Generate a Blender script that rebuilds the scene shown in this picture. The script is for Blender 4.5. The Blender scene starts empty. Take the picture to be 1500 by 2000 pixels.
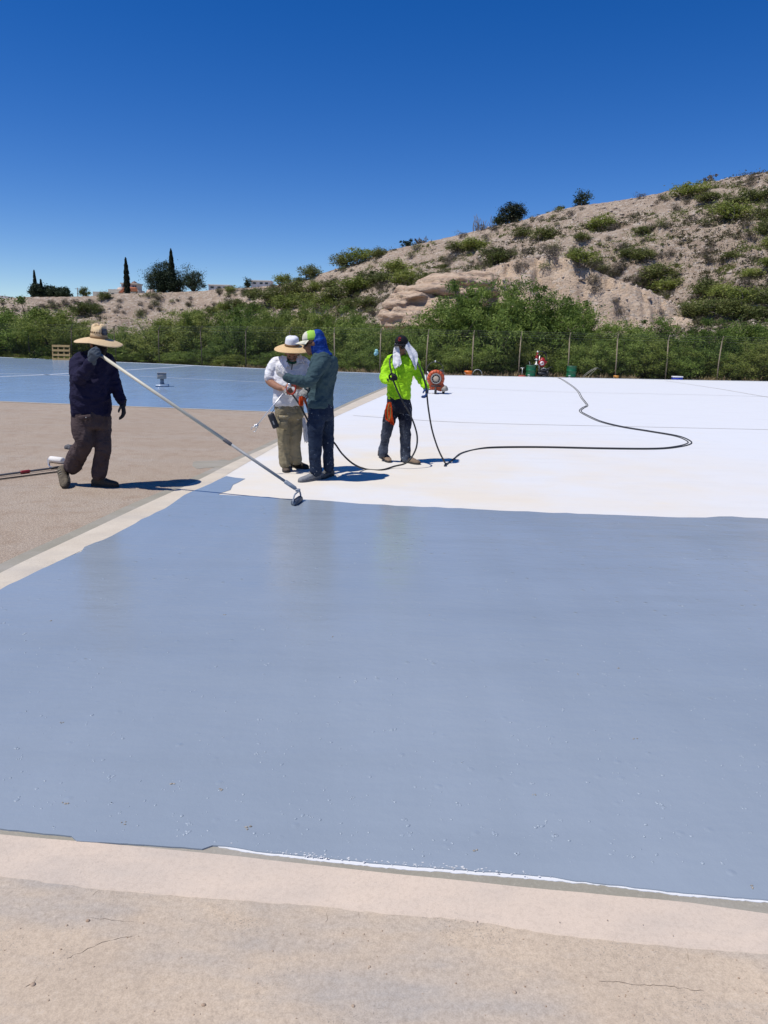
import bpy, math, random
import numpy as np
from mathutils import Vector, Matrix

random.seed(7); RNG = np.random.default_rng(7)
scene = bpy.context.scene
COL = scene.collection
R = math.radians

# ------------------------------------------------------------------ camera
F_PX, CAM_H, ROLL, PITCH = 1440.0, 1.65, R(1.3), math.atan(328 / 1440)
_c, _s = math.cos(ROLL), math.sin(ROLL)
R0, U0, FW = Vector((1, 0, 0)), Vector((0, math.sin(PITCH), math.cos(PITCH))), Vector((0, math.cos(PITCH), -math.sin(PITCH)))
cam_d = bpy.data.cameras.new('camera'); cam = bpy.data.objects.new('camera', cam_d); COL.objects.link(cam)
cam_d.sensor_fit = 'VERTICAL'; cam_d.sensor_height = 24; cam_d.sensor_width = 18
cam_d.lens = 24 * F_PX / 2000; cam_d.clip_start = .05; cam_d.clip_end = 12000
_r = R0 * _c + U0 * _s; _u = -R0 * _s + U0 * _c
_m = Matrix(((_r.x, _u.x, -FW.x, 0), (_r.y, _u.y, -FW.y, 0), (_r.z, _u.z, -FW.z, CAM_H), (0, 0, 0, 1)))
cam.matrix_world = _m
scene.camera = cam

# ------------------------------------------------------------------ sky and sun
SUN_EL = R(63)
S_H = Vector((-.80, -.42)).normalized()
SUN = Vector((S_H.x * math.cos(SUN_EL), S_H.y * math.cos(SUN_EL), math.sin(SUN_EL)))
world = bpy.data.worlds.new('World'); scene.world = world; world.use_nodes = True
wn = world.node_tree; wn.nodes.clear()
sky = wn.nodes.new('ShaderNodeTexSky'); sky.sky_type = 'NISHITA'; sky.sun_disc = False
sky.sun_elevation = SUN_EL; sky.sun_rotation = math.atan2(SUN.x, SUN.y)
sky.altitude = 2300; sky.air_density = 1.0; sky.dust_density = .08; sky.ozone_density = 2.0
bg = wn.nodes.new('ShaderNodeBackground'); bg.inputs['Strength'].default_value = .112
wo = wn.nodes.new('ShaderNodeOutputWorld')
hs = wn.nodes.new('ShaderNodeHueSaturation'); hs.inputs['Saturation'].default_value = 1.42; hs.inputs['Hue'].default_value = .5155
wn.links.new(sky.outputs[0], hs.inputs['Color']); wn.links.new(hs.outputs[0], bg.inputs['Color']); wn.links.new(bg.outputs[0], wo.inputs['Surface'])
sun_d = bpy.data.lights.new('sun', 'SUN'); sun_d.energy = 4.3; sun_d.angle = R(.53); sun_d.color = (1, .955, .88)
sun = bpy.data.objects.new('sun', sun_d); COL.objects.link(sun)
sun.rotation_euler = SUN.to_track_quat('Z', 'Y').to_euler(); sun.location = SUN * 60
scene.view_settings.view_transform = 'Standard'; scene.view_settings.look = 'None'
scene.view_settings.exposure = 0.06; scene.view_settings.gamma = 1.0
scene.view_settings.use_curve_mapping = False
scene.cycles.max_bounces = 6

# ------------------------------------------------------------------ places in the photograph -> places in the world
def ray(u, v):
    a = (u - 750) / F_PX; b = -(v - 1000) / F_PX
    a, b = a * _c - b * _s, a * _s + b * _c
    return R0 * a + U0 * b + FW
def G(u, v, z=0.0):
    d = ray(u, v); t = (z - CAM_H) / d.z
    return Vector((d.x * t, d.y * t, z))
def P(u, v, Y):
    d = ray(u, v); t = Y / d.y
    return Vector((d.x * t, Y, CAM_H + d.z * t))
def horizon_v(u):
    return 672 + (u - 750) * math.tan(ROLL)
def AZ(u):                                    # azimuth of a column on the horizon
    d = ray(u, horizon_v(u)); return math.atan2(d.x, d.y)
def ELEV(u, v):
    d = ray(u, v); return d.z / math.hypot(d.x, d.y)

ORD = ['first', 'second', 'third', 'fourth', 'fifth', 'sixth', 'seventh', 'eighth', 'ninth', 'tenth', 'eleventh', 'twelfth', 'thirteenth', 'fourteenth', 'fifteenth', 'sixteenth', 'seventeenth', 'eighteenth', 'nineteenth', 'twentieth'] + ['twenty-' + q for q in ('first', 'second', 'third', 'fourth', 'fifth', 'sixth', 'seventh', 'eighth', 'ninth')] + ['thirtieth'] + ['thirty-' + q for q in ('first', 'second', 'third', 'fourth', 'fifth', 'sixth')]
# ------------------------------------------------------------------ noise
def _h(ix, iy, iz, s):
    n = (ix.astype(np.int64) * 374761393 + iy.astype(np.int64) * 668265263 + iz.astype(np.int64) * 2147483647 + s * 1274126177) & 0xffffffff
    n = ((n ^ (n >> 13)) * 1274126177) & 0xffffffff
    return ((n ^ (n >> 16)) & 0xffff) / 65535.0
def vn(x, y, z=None, s=0):
    x = np.asarray(x, float); y = np.asarray(y, float); z = np.zeros_like(x) if z is None else np.asarray(z, float)
    ix, iy, iz = np.floor(x), np.floor(y), np.floor(z)
    fx, fy, fz = x - ix, y - iy, z - iz
    fx, fy, fz = [f * f * (3 - 2 * f) for f in (fx, fy, fz)]
    o = 0
    for dx in (0, 1):
        for dy in (0, 1):
            for dz in (0, 1):
                w = (fx if dx else 1 - fx) * (fy if dy else 1 - fy) * (fz if dz else 1 - fz)
                o = o + w * _h(ix + dx, iy + dy, iz + dz, s)
    return o * 2 - 1
def fbm(x, y, z=None, s=0, o=4):
    t = 0; a = 1; f = 1; n = 0
    for k in range(o):
        t = t + a * vn(np.asarray(x) * f, np.asarray(y) * f, None if z is None else np.asarray(z) * f, s + k); n += a
        a *= .5; f *= 2.03
    return t / n

# ------------------------------------------------------------------ materials
class NT:
    def __init__(s, name):
        s.m = bpy.data.materials.new(name); s.m.use_nodes = True; s.t = s.m.node_tree; s.t.nodes.clear()
        s.out = s.t.nodes.new('ShaderNodeOutputMaterial'); s.b = s.n('ShaderNodeBsdfPrincipled')
        s.t.links.new(s.b.outputs[0], s.out.inputs[0]); s.co = s.n('ShaderNodeTexCoord')
    def n(s, ty, **k):
        x = s.t.nodes.new(ty)
        for a, v in k.items(): setattr(x, a, v)
        return x
    def l(s, a, b): s.t.links.new(a, b)
    def mapped(s, scale=(1, 1, 1), rot=(0, 0, 0), space='Object'):
        mp = s.n('ShaderNodeMapping'); mp.inputs['Scale'].default_value = scale; mp.inputs['Rotation'].default_value = rot
        s.l(s.co.outputs[space], mp.inputs[0]); return mp.outputs[0]
    def noise(s, sc, det=4, rough=.55, vec=None, dist=0):
        x = s.n('ShaderNodeTexNoise'); x.inputs['Scale'].default_value = sc; x.inputs['Detail'].default_value = det
        x.inputs['Roughness'].default_value = rough; x.inputs['Distortion'].default_value = dist
        s.l(vec if vec is not None else s.co.outputs['Object'], x.inputs['Vector']); return x.outputs['Fac']
    def voro(s, sc, vec=None, feat='F1', out='Distance', rnd=1):
        x = s.n('ShaderNodeTexVoronoi', feature=feat); x.inputs['Scale'].default_value = sc
        x.inputs['Randomness'].default_value = rnd
        s.l(vec if vec is not None else s.co.outputs['Object'], x.inputs['Vector']); return x.outputs[out]
    def ramp(s, fac, lo, hi, a=0., b=1.):
        x = s.n('ShaderNodeMapRange'); x.inputs['From Min'].default_value = lo; x.inputs['From Max'].default_value = hi
        x.inputs['To Min'].default_value = a; x.inputs['To Max'].default_value = b; x.clamp = True
        s.l(fac, x.inputs['Value']); return x.outputs[0]
    def mix(s, fac, a, b):
        x = s.n('ShaderNodeMix', data_type='RGBA')
        for i, q in ((0, fac), (6, a), (7, b)):
            if isinstance(q, (int, float)): x.inputs[i].default_value = q
            elif isinstance(q, (tuple, list)): x.inputs[i].default_value = (*q, 1)
            else: s.l(q, x.inputs[i])
        return x.outputs[2]
    def math(s, op, a, b=None):
        x = s.n('ShaderNodeMath', operation=op)
        for i, q in enumerate((a, b)):
            if q is None: continue
            if isinstance(q, (int, float)): x.inputs[i].default_value = q
            else: s.l(q, x.inputs[i])
        return x.outputs[0]
    def bump(s, h, strength=.3, dist=.01, prev=None):
        x = s.n('ShaderNodeBump'); x.inputs['Strength'].default_value = strength; x.inputs['Distance'].default_value = dist
        s.l(h, x.inputs['Height'])
        if prev is not None: s.l(prev, x.inputs['Normal'])
        return x.outputs[0]
    def set(s, **k):
        for a, v in k.items():
            a = a.replace('_', ' ')
            i = s.b.inputs[a]
            if isinstance(v, (int, float)): i.default_value = v
            elif isinstance(v, tuple): i.default_value = (*v, 1) if len(v) == 3 else v
            else: s.l(v, i)
        return s.m

MATS = {}
def mat(name, c, c2=None, sc=6., rough=.8, bump=0., bsc=40., bd=.004, spots=(), metal=0., spec=.5, stretch=(1, 1, 1)):
    if name in MATS: return MATS[name]
    t = NT(name); vec = t.mapped(stretch)
    col = c
    if c2: col = t.mix(t.ramp(t.noise(sc, 5, .6, vec), .3, .7), c, c2)
    for (c3, s3, lo, hi) in spots:
        col = t.mix(t.ramp(t.noise(s3, 3, .6, vec), lo, hi), col, c3)
    t.set(Base_Color=col, Roughness=rough, Metallic=metal, Specular_IOR_Level=spec)
    if bump: t.set(Normal=t.bump(t.noise(bsc, 4, .6, vec), bump, bd))
    MATS[name] = t.m; return t.m

# ------------------------------------------------------------------ mesh building
def link(name, me, parent=None, loc=None):
    o = bpy.data.objects.new(name, me); COL.objects.link(o)
    if parent: o.parent = parent
    if loc is not None: o.location = loc
    return o
def tag(o, label=None, cat=None, group=None, kind=None):
    if label: o['label'] = label
    if cat: o['category'] = cat
    if group: o['group'] = group
    if kind: o['kind'] = kind
    return o
def empty(name, loc, label=None, cat=None, group=None, rz=0):
    o = bpy.data.objects.new(name, None); COL.objects.link(o); o.location = loc; o.rotation_euler.z = rz
    o.empty_display_size = .1
    return tag(o, label, cat, group)
def np_mesh(name, v, f, mats, smooth=False, mi=None):
    """v (N,3), f (M,k) all faces with k corners"""
    v = np.asarray(v, np.float32); f = np.asarray(f, np.int32); k = f.shape[1]
    me = bpy.data.meshes.new(name); me.vertices.add(len(v)); me.vertices.foreach_set('co', v.ravel())
    me.loops.add(f.size); me.loops.foreach_set('vertex_index', f.ravel())
    me.polygons.add(len(f)); me.polygons.foreach_set('loop_start', np.arange(0, f.size, k, dtype=np.int32))
    try: me.polygons.foreach_set('loop_total', np.full(len(f), k, np.int32))
    except Exception: pass
    for m in (mats if isinstance(mats, (list, tuple)) else [mats]): me.materials.append(m)
    if mi is not None: me.polygons.foreach_set('material_index', np.asarray(mi, np.int32))
    if smooth: me.polygons.foreach_set('use_smooth', np.ones(len(f), bool))
    me.update(calc_edges=True); me.validate(); return me
V3 = lambda p: Vector(p)
class MB:
    def __init__(s, origin=(0, 0, 0)): s.v = []; s.f = []; s.o = Vector(origin)
    def add(s, vs, fs):
        k = len(s.v); s.v += [tuple(Vector(p) - s.o) for p in vs]; s.f += [tuple(k + i for i in f) for f in fs]; return s
    def loft(s, rings, caps=True, closed=False):
        n = len(rings[0]); vs = [p for r in rings for p in r]; fs = []
        m = len(rings); L = m if closed else m - 1
        for i in range(L):
            a = i * n; b = ((i + 1) % m) * n
            for j in range(n):
                fs.append((a + j, a + (j + 1) % n, b + (j + 1) % n, b + j))
        if caps and not closed:
            fs.append(tuple(range(n))[::-1]); fs.append(tuple((m - 1) * n + j for j in range(n)))
        return s.add(vs, fs)
    def ell(s, c, ax, ay, n=16, e=2.0):
        c = V3(c); o = []
        for j in range(n):
            t = 2 * math.pi * j / n; q, w = math.cos(t), math.sin(t)
            if e != 2.0:
                q = math.copysign(abs(q) ** (2 / e), q); w = math.copysign(abs(w) ** (2 / e), w)
            o.append(c + V3(ax) * q + V3(ay) * w)
        return o
    def tube(s, pts, rad, n=10, flat=1.0, side=None):
        pts = [V3(p) for p in pts]; m = len(pts)
        rad = [rad] * m if isinstance(rad, (int, float)) else rad
        T = [(pts[min(i + 1, m - 1)] - pts[max(i - 1, 0)]).normalized() for i in range(m)]
        a = V3(side) if side is not None else (Vector((0, 0, 1)) if abs(T[0].z) < .9 else Vector((1, 0, 0)))
        a = (a - T[0] * a.dot(T[0])).normalized(); rings = []
        for i in range(m):
            a = (a - T[i] * a.dot(T[i])).normalized(); b = T[i].cross(a)
            rings.append(s.ell(pts[i], a * rad[i], b * rad[i] * flat, n))
        return s.loft(rings)
    def cone(s, p, q, r0, r1=None, n=12): return s.tube([p, q], [r0, r0 if r1 is None else r1], n)
    def ball(s, c, r, n=14, m=9, ax=None):
        c = V3(c); r = (r, r, r) if isinstance(r, (int, float)) else r
        X, Y, Z = ax if ax else (Vector((1, 0, 0)), Vector((0, 1, 0)), Vector((0, 0, 1)))
        rings = []
        for i in range(m):
            t = math.pi * (i + .5) / m - math.pi / 2
            k = math.cos(t); rings.append(s.ell(c + Z * (r[2] * math.sin(t)), X * r[0] * k, Y * r[1] * k, n))
        return s.loft(rings)
    def box(s, c, size, M=None, bev=0):
        c = V3(c); M = M or Matrix.Identity(3); x, y, z = [q / 2 for q in size]
        if not bev:
            vs = [c + M @ Vector((sx * x, sy * y, sz * z)) for sz in (-1, 1) for sy in (-1, 1) for sx in (-1, 1)]
            return s.add(vs, [(0, 2, 3, 1), (4, 5, 7, 6), (0, 1, 5, 4), (2, 6, 7, 3), (0, 4, 6, 2), (1, 3, 7, 5)])
        rings = []
        for zz, k in ((-z, bev), (-z + bev, 0), (z - bev, 0), (z, bev)):
            X, Y = x - k, y - k; b = bev * .7
            rings.append([c + M @ Vector((px, py, zz)) for px, py in ((-X + b, -Y), (X - b, -Y), (X, -Y + b), (X, Y - b), (X - b, Y), (-X + b, Y), (-X, Y - b), (-X, -Y + b))])
        return s.loft(rings)
    def prism(s, poly, z0, z1):
        n = len(poly); vs = [Vector((p[0], p[1], z0)) for p in poly] + [Vector((p[0], p[1], z1)) for p in poly]
        return s.add(vs, [tuple(range(n))[::-1], tuple(range(n, 2 * n))] + [(i, (i + 1) % n, n + (i + 1) % n, n + i) for i in range(n)])
    def mesh(s, name, m, smooth=True):
        me = bpy.data.meshes.new(name); me.from_pydata(s.v, [], s.f)
        for q in (m if isinstance(m, (list, tuple)) else [m]): me.materials.append(q)
        if smooth: me.polygons.foreach_set('use_smooth', np.ones(len(me.polygons), bool))
        me.update(); return me
    def build(s, name, m, parent=None, smooth=True, voxel=0, relax=3, wrinkle=None, sharp=None, shape=None):
        me = s.mesh(name, m, smooth)
        if voxel:
            ob = bpy.data.objects.new('tmp', me); COL.objects.link(ob)
            md = ob.modifiers.new('r', 'REMESH'); md.mode = 'VOXEL'; md.voxel_size = voxel; md.use_smooth_shade = True
            if relax:
                sm = ob.modifiers.new('s', 'SMOOTH'); sm.factor = .5; sm.iterations = relax
            dg = bpy.context.evaluated_depsgraph_get()
            m2 = bpy.data.meshes.new_from_object(ob.evaluated_get(dg))
            bpy.data.objects.remove(ob); bpy.data.meshes.remove(me); me = m2; me.name = name
            me.materials.clear()
            for q in (m if isinstance(m, (list, tuple)) else [m]): me.materials.append(q)
            n = len(me.vertices); co = np.empty(n * 3, np.float32); no = np.empty(n * 3, np.float32)
            me.vertices.foreach_get('co', co); me.vertices.foreach_get('normal', no)
            co = co.reshape(-1, 3); no = no.reshape(-1, 3)
            if wrinkle is not None: co = co + no * wrinkle(co)[:, None]
            if shape is not None: co = shape(co)
            me.vertices.foreach_set('co', co.astype(np.float32).ravel())
            me.polygons.foreach_set('use_smooth', np.ones(len(me.polygons), bool)); me.update()
        elif sharp:
            try: me.set_sharp_from_angle(angle=R(sharp))
            except Exception: pass
        return link(name, me, parent)
def copy_tree(o, parent=None):
    c = o.copy(); COL.objects.link(c); c.parent = parent
    for ch in list(o.children): copy_tree(ch, c)
    return c
def spline(pts, k=8):
    pts = [V3(p) for p in pts]; o = []
    for i in range(len(pts) - 1):
        a, b, c, d = pts[max(i - 1, 0)], pts[i], pts[i + 1], pts[min(i + 2, len(pts) - 1)]
        for j in range(k):
            t = j / k
            o.append(.5 * ((2 * b) + (c - a) * t + (2 * a - 5 * b + 4 * c - d) * t * t + (3 * b - a - 3 * c + d) * t ** 3))
    o.append(pts[-1]); return o
# ================================================================== THE SETTING
# ---- materials of the deck
def m_gravel():
    t = NT('rough_concrete')
    big = t.noise(.35, 5, .6); mid = t.noise(4, 5, .65); fine = t.noise(130, 3, .6)
    st = t.noise(1.0, 4, .6, t.mapped((.25, 1.6, 1), (0, 0, .25)))
    c = t.mix(t.ramp(big, .35, .68), (.49, .39, .295), (.57, .47, .365))
    c = t.mix(t.ramp(st, .45, .75, 0, .6), c, (.56, .51, .44))
    c = t.mix(t.ramp(mid, .48, .7, 0, .7), c, (.40, .285, .195))
    c = t.mix(t.ramp(fine, .42, .62), t.mix(.65, c, (.15, .115, .09)), c)
    v = t.voro(60); grn = t.noise(42, 4, .75)
    c = t.mix(t.ramp(grn, .40, .54, .5, 0), c, (.22, .17, .13)); c = t.mix(t.ramp(grn, .58, .72, 0, .5), c, (.66, .57, .47))
    c = t.mix(t.ramp(t.voro(28), .05, .1, .8, 0), c, (.66, .60, .52))
    t.set(Base_Color=c, Roughness=.92, Specular_IOR_Level=.25)
    t.set(Normal=t.bump(v, .55, .008, t.bump(grn, .6, .012)))
    return t.m
def m_blue(name, c1, c2, rough, rv, streak):
    t = NT(name)
    st = t.noise(.8, 5, .6, t.mapped(streak)); big = t.noise(.45, 3, .5); fine = t.noise(60, 3, .6)
    c = t.mix(t.ramp(big, .3, .7), c1, c2)
    pool = t.noise(.55, 5, .6); c = t.mix(t.ramp(pool, .52, .7, 0, .35), c, tuple(q * 1.12 for q in c2)); c = t.mix(t.ramp(pool, .30, .45, .3, 0), c, tuple(q * .85 for q in c1))
    c = t.mix(t.ramp(st, .5, .78, 0, .35), c, tuple(q * .82 for q in c1))
    peel = t.noise(26, 4, .6); lump = t.ramp(t.voro(9), .0, .16, 1, 0)
    lap = t.noise(1.0, 4, .55, t.mapped((2.6, .22, 1), (0, 0, .12)))
    c = t.mix(t.ramp(lap, .42, .68, 0, .22), c, tuple(q * .86 for q in c1))
    sel = t.ramp(t.noise(2.3, 2, .5), .42, .6)
    ht = t.math('ADD', t.math('MULTIPLY', peel, .35), t.math('MULTIPLY', lump, t.math('MULTIPLY', sel, .8)))
    n0 = t.bump(t.noise(1.3, 4, .6, t.mapped((.6, 1.5, 1))), .22, .06); n1 = t.bump(ht, .38, .012, n0); n2 = t.bump(fine, .10, .003, n1)
    t.set(Base_Color=c, Roughness=t.math('ADD', t.math('MULTIPLY', t.math('MULTIPLY', t.math('ADD', st, lap), .5), rv), rough), Specular_IOR_Level=.5, Normal=n2)
    return t.m
def m_white():
    t = NT('white_primer')
    geo = t.n('ShaderNodeVectorMath', operation='DISTANCE'); t.l(t.co.outputs['Object'], geo.inputs[0])
    geo.inputs[1].default_value = (-1.0, 9.5, 0)
    near = t.ramp(geo.outputs['Value'], 1.0, 8.5, 1.25, 0)
    blot = t.noise(.7, 5, .6); fine = t.noise(14, 5, .65)
    f = t.math('MULTIPLY', t.math('ADD', t.ramp(blot, .35, .7), .25), near)
    c = t.mix(f, (.665, .68, .70), (.69, .635, .545))
    st = t.noise(.5, 5, .6, t.mapped((.3, 2.2, 1)))
    c = t.mix(t.ramp(st, .55, .8, 0, .22), c, (.56, .58, .62))
    c = t.mix(t.math('MULTIPLY', t.ramp(t.noise(.9, 4, .7), .62, .74), .35), c, (.74, .66, .48))
    c = t.mix(t.ramp(fine, .55, .8, 0, .12), c, (.55, .53, .5))
    c = t.mix(t.ramp(t.noise(2.2, 6, .7, t.mapped((.5, 1.3, 1))), .5, .75, 0, .16), c, (.46, .46, .46))
    t.set(Base_Color=c, Roughness=.75, Specular_IOR_Level=.25, Normal=t.bump(t.noise(30, 4, .6), .25, .006)); return t.m
def m_conc(name, a, b, speck, cl=1.0):
    t = NT(name)
    big = t.noise(2.2, 6, .65); mid = t.noise(11, 5, .65); fine = t.noise(220, 3, .6)
    c = t.mix(t.ramp(big, .3, .7), a, b)
    c = t.mix(t.ramp(t.noise(1.3, 5, .65, t.mapped((.5, 1.4, 1), (0, 0, -.1))), .46, .66, 0, .95 * cl), c, (.39, .365, .335))
    c = t.mix(t.ramp(mid, .55, .8, 0, .4 * cl), c, tuple(q * .72 for q in a))
    pit = t.math('MULTIPLY', t.ramp(t.noise(150, 2, .5), .58, .66), t.ramp(t.noise(3.1, 4, .6), .45, .62))
    c = t.mix(t.math('MULTIPLY', pit, speck), c, (.21, .185, .16))
    c = t.mix(t.ramp(fine, .4, .6, .22 * cl, 0), c, (.2, .16, .13))
    gr2 = t.noise(75, 4, .75); c = t.mix(t.ramp(gr2, .36, .5, .32 * cl, 0), c, (.24, .19, .145)); c = t.mix(t.ramp(gr2, .56, .7, 0, .3 * cl), c, (.72, .62, .5))
    t.set(Base_Color=c, Roughness=.9, Specular_IOR_Level=.25)
    t.set(Normal=t.bump(mid, .25 * cl, .012, t.bump(fine, .35 * cl, .002))); return t.m
MG = m_gravel()
MBW = m_blue('wet_blue_coating', (.252, .300, .352), (.286, .334, .388), .07, .24, (.35, 2.2, 1))
MBD = m_blue('blue_grey_coating', (.23, .315, .435), (.255, .34, .46), .08, .25, (.25, 1.8, 1))
MW = m_white()
M_KERB = m_conc('bare_concrete', (.59, .475, .35), (.50, .405, .305), .75)
M_BAND = m_conc('smooth_concrete_band', (.67, .55, .435), (.59, .49, .395), .3, .5)
M_STRIP = m_conc('cream_band', (.64, .575, .47), (.56, .49, .39), .5, .45)
M_GREY = m_conc('grey_sealant', (.33, .31, .25), (.27, .255, .205), .5, .6)

def sheet(name, poly, z, m, parent=None, kind='structure'):
    n = len(poly); ar = sum(poly[i][0] * poly[(i + 1) % n][1] - poly[(i + 1) % n][0] * poly[i][1] for i in range(n))
    if ar < 0: poly = poly[::-1]
    me = bpy.data.meshes.new(name); me.from_pydata([(p[0], p[1], z) for p in poly] + [(p[0], p[1], .0004 if z > 0 else z - .01) for p in poly], [], [tuple(range(n))] + [(i, n + i, n + (i + 1) % n, (i + 1) % n) for i in range(n)])
    me.materials.append(m); me.update()
    o = link(name, me, parent)
    if kind and not parent: o['kind'] = kind
    return o
def ragged(pts, amp=2.0, step=14, seed=1):
    rr = random.Random(seed); o = []
    for (a, b) in zip(pts[:-1], pts[1:]):
        L = math.hypot(b[0] - a[0], b[1] - a[1]); n = max(1, int(L / step))
        for i in range(n):
            t = i / n; o.append((a[0] + (b[0] - a[0]) * t + (rr.uniform(-amp, amp) if i else 0), a[1] + (b[1] - a[1]) * t + (rr.uniform(-amp, amp) * .55 if i else 0)))
    o.append(pts[-1]); return o
def chaikin(pts, k=2):
    for _ in range(k):
        o = [pts[0]]
        for a, b in zip(pts[:-1], pts[1:]):
            o += [(a[0] * .75 + b[0] * .25, a[1] * .75 + b[1] * .25), (a[0] * .25 + b[0] * .75, a[1] * .25 + b[1] * .75)]
        o.append(pts[-1]); pts = o
    return pts
GP = lambda pts: [G(u, v) for u, v in pts]
def stretch(L, d):                                  # carry a kerb line on beyond the picture at both ends
    return [L[0] + (L[0] - L[2]).normalized() * d] + L + [L[-1] + (L[-1] - L[-3]).normalized() * d]

# ---- ground beyond the deck and the deck slab
GROUND_Z = -.22
t = NT('dry_earth')
cc = t.mix(t.ramp(t.noise(.5, 6, .65), .35, .7), (.30, .235, .17), (.37, .30, .225))
cc = t.mix(t.ramp(t.noise(6, 5, .7), .55, .7, 0, .5), cc, (.17, .15, .10))
t.set(Base_Color=cc, Roughness=.95, Specular_IOR_Level=.2, Normal=t.bump(t.noise(9, 6, .7), .6, .05)); M_EARTH = t.m
sheet('ground', [(-6000, -3000), (6000, -3000), (6000, 9000), (-6000, 9000)], GROUND_Z, M_EARTH)
FAR = [(-900, 670), (-400, 682), (0, 698), (310, 711), (500, 720), (620, 725.5), (750, 730), (900, 734), (1100, 738), (1300, 742), (1500, 745.5), (1900, 752), (2400, 757)]
def edge_pt(u, off=0.0):
    us = [p[0] for p in FAR]; v = float(np.interp(u, us, [p[1] for p in FAR])); p = G(u, v)
    d = Vector((p.x, p.y, 0)).normalized(); return p + d * off
far_w = GP(FAR)
deck_poly = [(-46, -8), (44, -8), (60, 30)] + [(p.x, p.y) for p in reversed(far_w)] + [(-60, 40)]
mb = MB(); mb.prism(deck_poly, -.25, 0)
tag(mb.build('concrete_deck', MG, smooth=False), kind='structure')
lip = MB()
for a, b in zip(far_w[:-1], far_w[1:]):
    d = (b - a).normalized(); n_ = Vector((-d.y, d.x, 0))
    lip.box((a + b) / 2 + n_ * .06 + Vector((0, 0, -.11)), ((b - a).length + .02, .12, .27), Matrix.Rotation(math.atan2(d.y, d.x), 3, 'Z'))
tag(lip.build('deck_edge_kerb', mat('deck_edge_paint', (.6, .62, .63), (.5, .5, .48), 4, .8), smooth=False), kind='structure')

# ---- edges of the painted fields, followed in the photograph
band_in = chaikin([(-320, 1330), (0, 1149), (112, 1095), (219, 1046), (264, 1022), (335, 983), (397, 951), (448, 917), (500, 888), (560, 853), (640, 815), (700, 788), (757, 763), (790, 748), (806, 733)])
band_mid = chaikin([(-320, 1290), (0, 1119), (161, 1044), (297, 979), (388, 939), (460, 900), (541, 866), (620, 820), (690, 786), (748, 761), (783, 747), (800, 732.6)])
band_out = chaikin([(-320, 1272), (0, 1101), (103, 1056), (182, 1020), (248, 988), (330, 955), (413, 916), (537, 860), (614, 817), (684, 784), (742, 760), (778, 746), (796, 732.4)])
blue_top = ragged([(426, 967), (496, 971), (578, 976), (620, 978), (700, 985), (800, 990), (950, 997), (1030, 1000), (1130, 1005), (1250, 1009), (1350, 1012), (1430, 1010), (1500, 1014), (1900, 1024), (2300, 1032)], 1.6, 22, 3)
blue_left = ragged([(-320, 1345), (0, 1154), (54, 1127), (112, 1099), (159, 1079), (165, 1070), (219, 1048), (264, 1024), (335, 986), (360, 968), (397, 952), (442, 931), (459, 934), (479, 936), (466, 943), (455, 948), (450, 958), (432, 964), (426, 967)], 1.8, 16, 5)
blue_near = ragged([(2300, 1830), (1700, 1776), (1500, 1762), (1335, 1748), (1110, 1722), (1080, 1716), (900, 1702), (740, 1690), (600, 1676), (500, 1666), (440, 1656), (415, 1655), (395, 1662), (300, 1655), (150, 1646), (140, 1637), (0, 1622), (-300, 1594)], 1.5, 16, 6)
white_poly = GP(band_in)[4:] + [edge_pt(u) for u in (900, 1100, 1300, 1500, 1900)] + [Vector((58, 20, 0)), Vector((16, 3.5, 0)), Vector((16, 1.2, 0))] + GP(ragged([(2300, 1832), (1700, 1778), (1500, 1765), (1335, 1752), (1160, 1729.5), (1105, 1725), (1000, 1716), (900, 1708), (740, 1696), (620, 1683), (500, 1669), (430, 1657.5), (380, 1640)], 2.0, 7, 8))
sheet('white_coating', [(p.x, p.y) for p in white_poly], .004, MW)
blue = sheet('blue_coating', [(-2.90, 2.34)] + [(p.x, p.y) for p in GP(blue_left[:-1]) + GP(blue_top)] + [(15, 7.3)] + [(p.x, p.y) for p in stretch(GP(blue_near), 11)[:-1]], .008, MBW)
far_blue = GP([(-900, 752), (-300, 771), (0, 783.5), (300, 795), (450, 801), (600, 806.5), (640, 808)]) + GP([p for p in band_out if p[1] < 806]) + [edge_pt(u) for u in (750, 500, 310, 0, -400, -900)]
fb = sheet('far_blue_coating', [(p.x, p.y) for p in far_blue], .004, MBD)
def strip_mesh(name, A, B, z, m, parent=None, th=0, pre=None, ext=0):
    A = GP(A); B = GP(B)
    if pre: A = [Vector((*pre[0], 0))] + A; B = [Vector((*pre[1], 0))] + B
    if ext: A = stretch(A, ext); B = stretch(B, ext)
    n = min(len(A), len(B)); mb = MB()
    def at(L, t):
        cl = np.concatenate([[0], np.cumsum([(b_ - a_).length for a_, b_ in zip(L[:-1], L[1:])])]); x = t * cl[-1]
        i = min(int(np.searchsorted(cl, x, 'right')) - 1, len(L) - 2); return L[i].lerp(L[i + 1], (x - cl[i]) / max(cl[i + 1] - cl[i], 1e-9))
    pa = [at(A, i / 240) for i in range(241)]; pb = [at(B, i / 240) for i in range(241)]
    vs = [Vector((p.x, p.y, z)) for p in pa] + [Vector((p.x, p.y, z)) for p in pb]
    mb.add(vs, [(i, i + 1, 242 + i, 241 + i) for i in range(240)])
    me = mb.mesh(name, m, False)
    if me.polygons[0].normal.z < 0: me.flip_normals()
    o = link(name, me, parent)
    if not parent: o['kind'] = 'structure'
    return o
strip_mesh('cream_seam_band', band_mid, [(a[0] + (7 if a[1] < 1040 or a[1] > 1120 else 1), a[1] + 3) for a in band_in], .0062, M_STRIP, pre=((-3.12, 2.36), (-2.90, 2.34)))
strip_mesh('grey_sealant_strip', band_out, band_mid, .0050, M_GREY, pre=((-3.24, 2.37), (-3.12, 2.36)))
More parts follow.
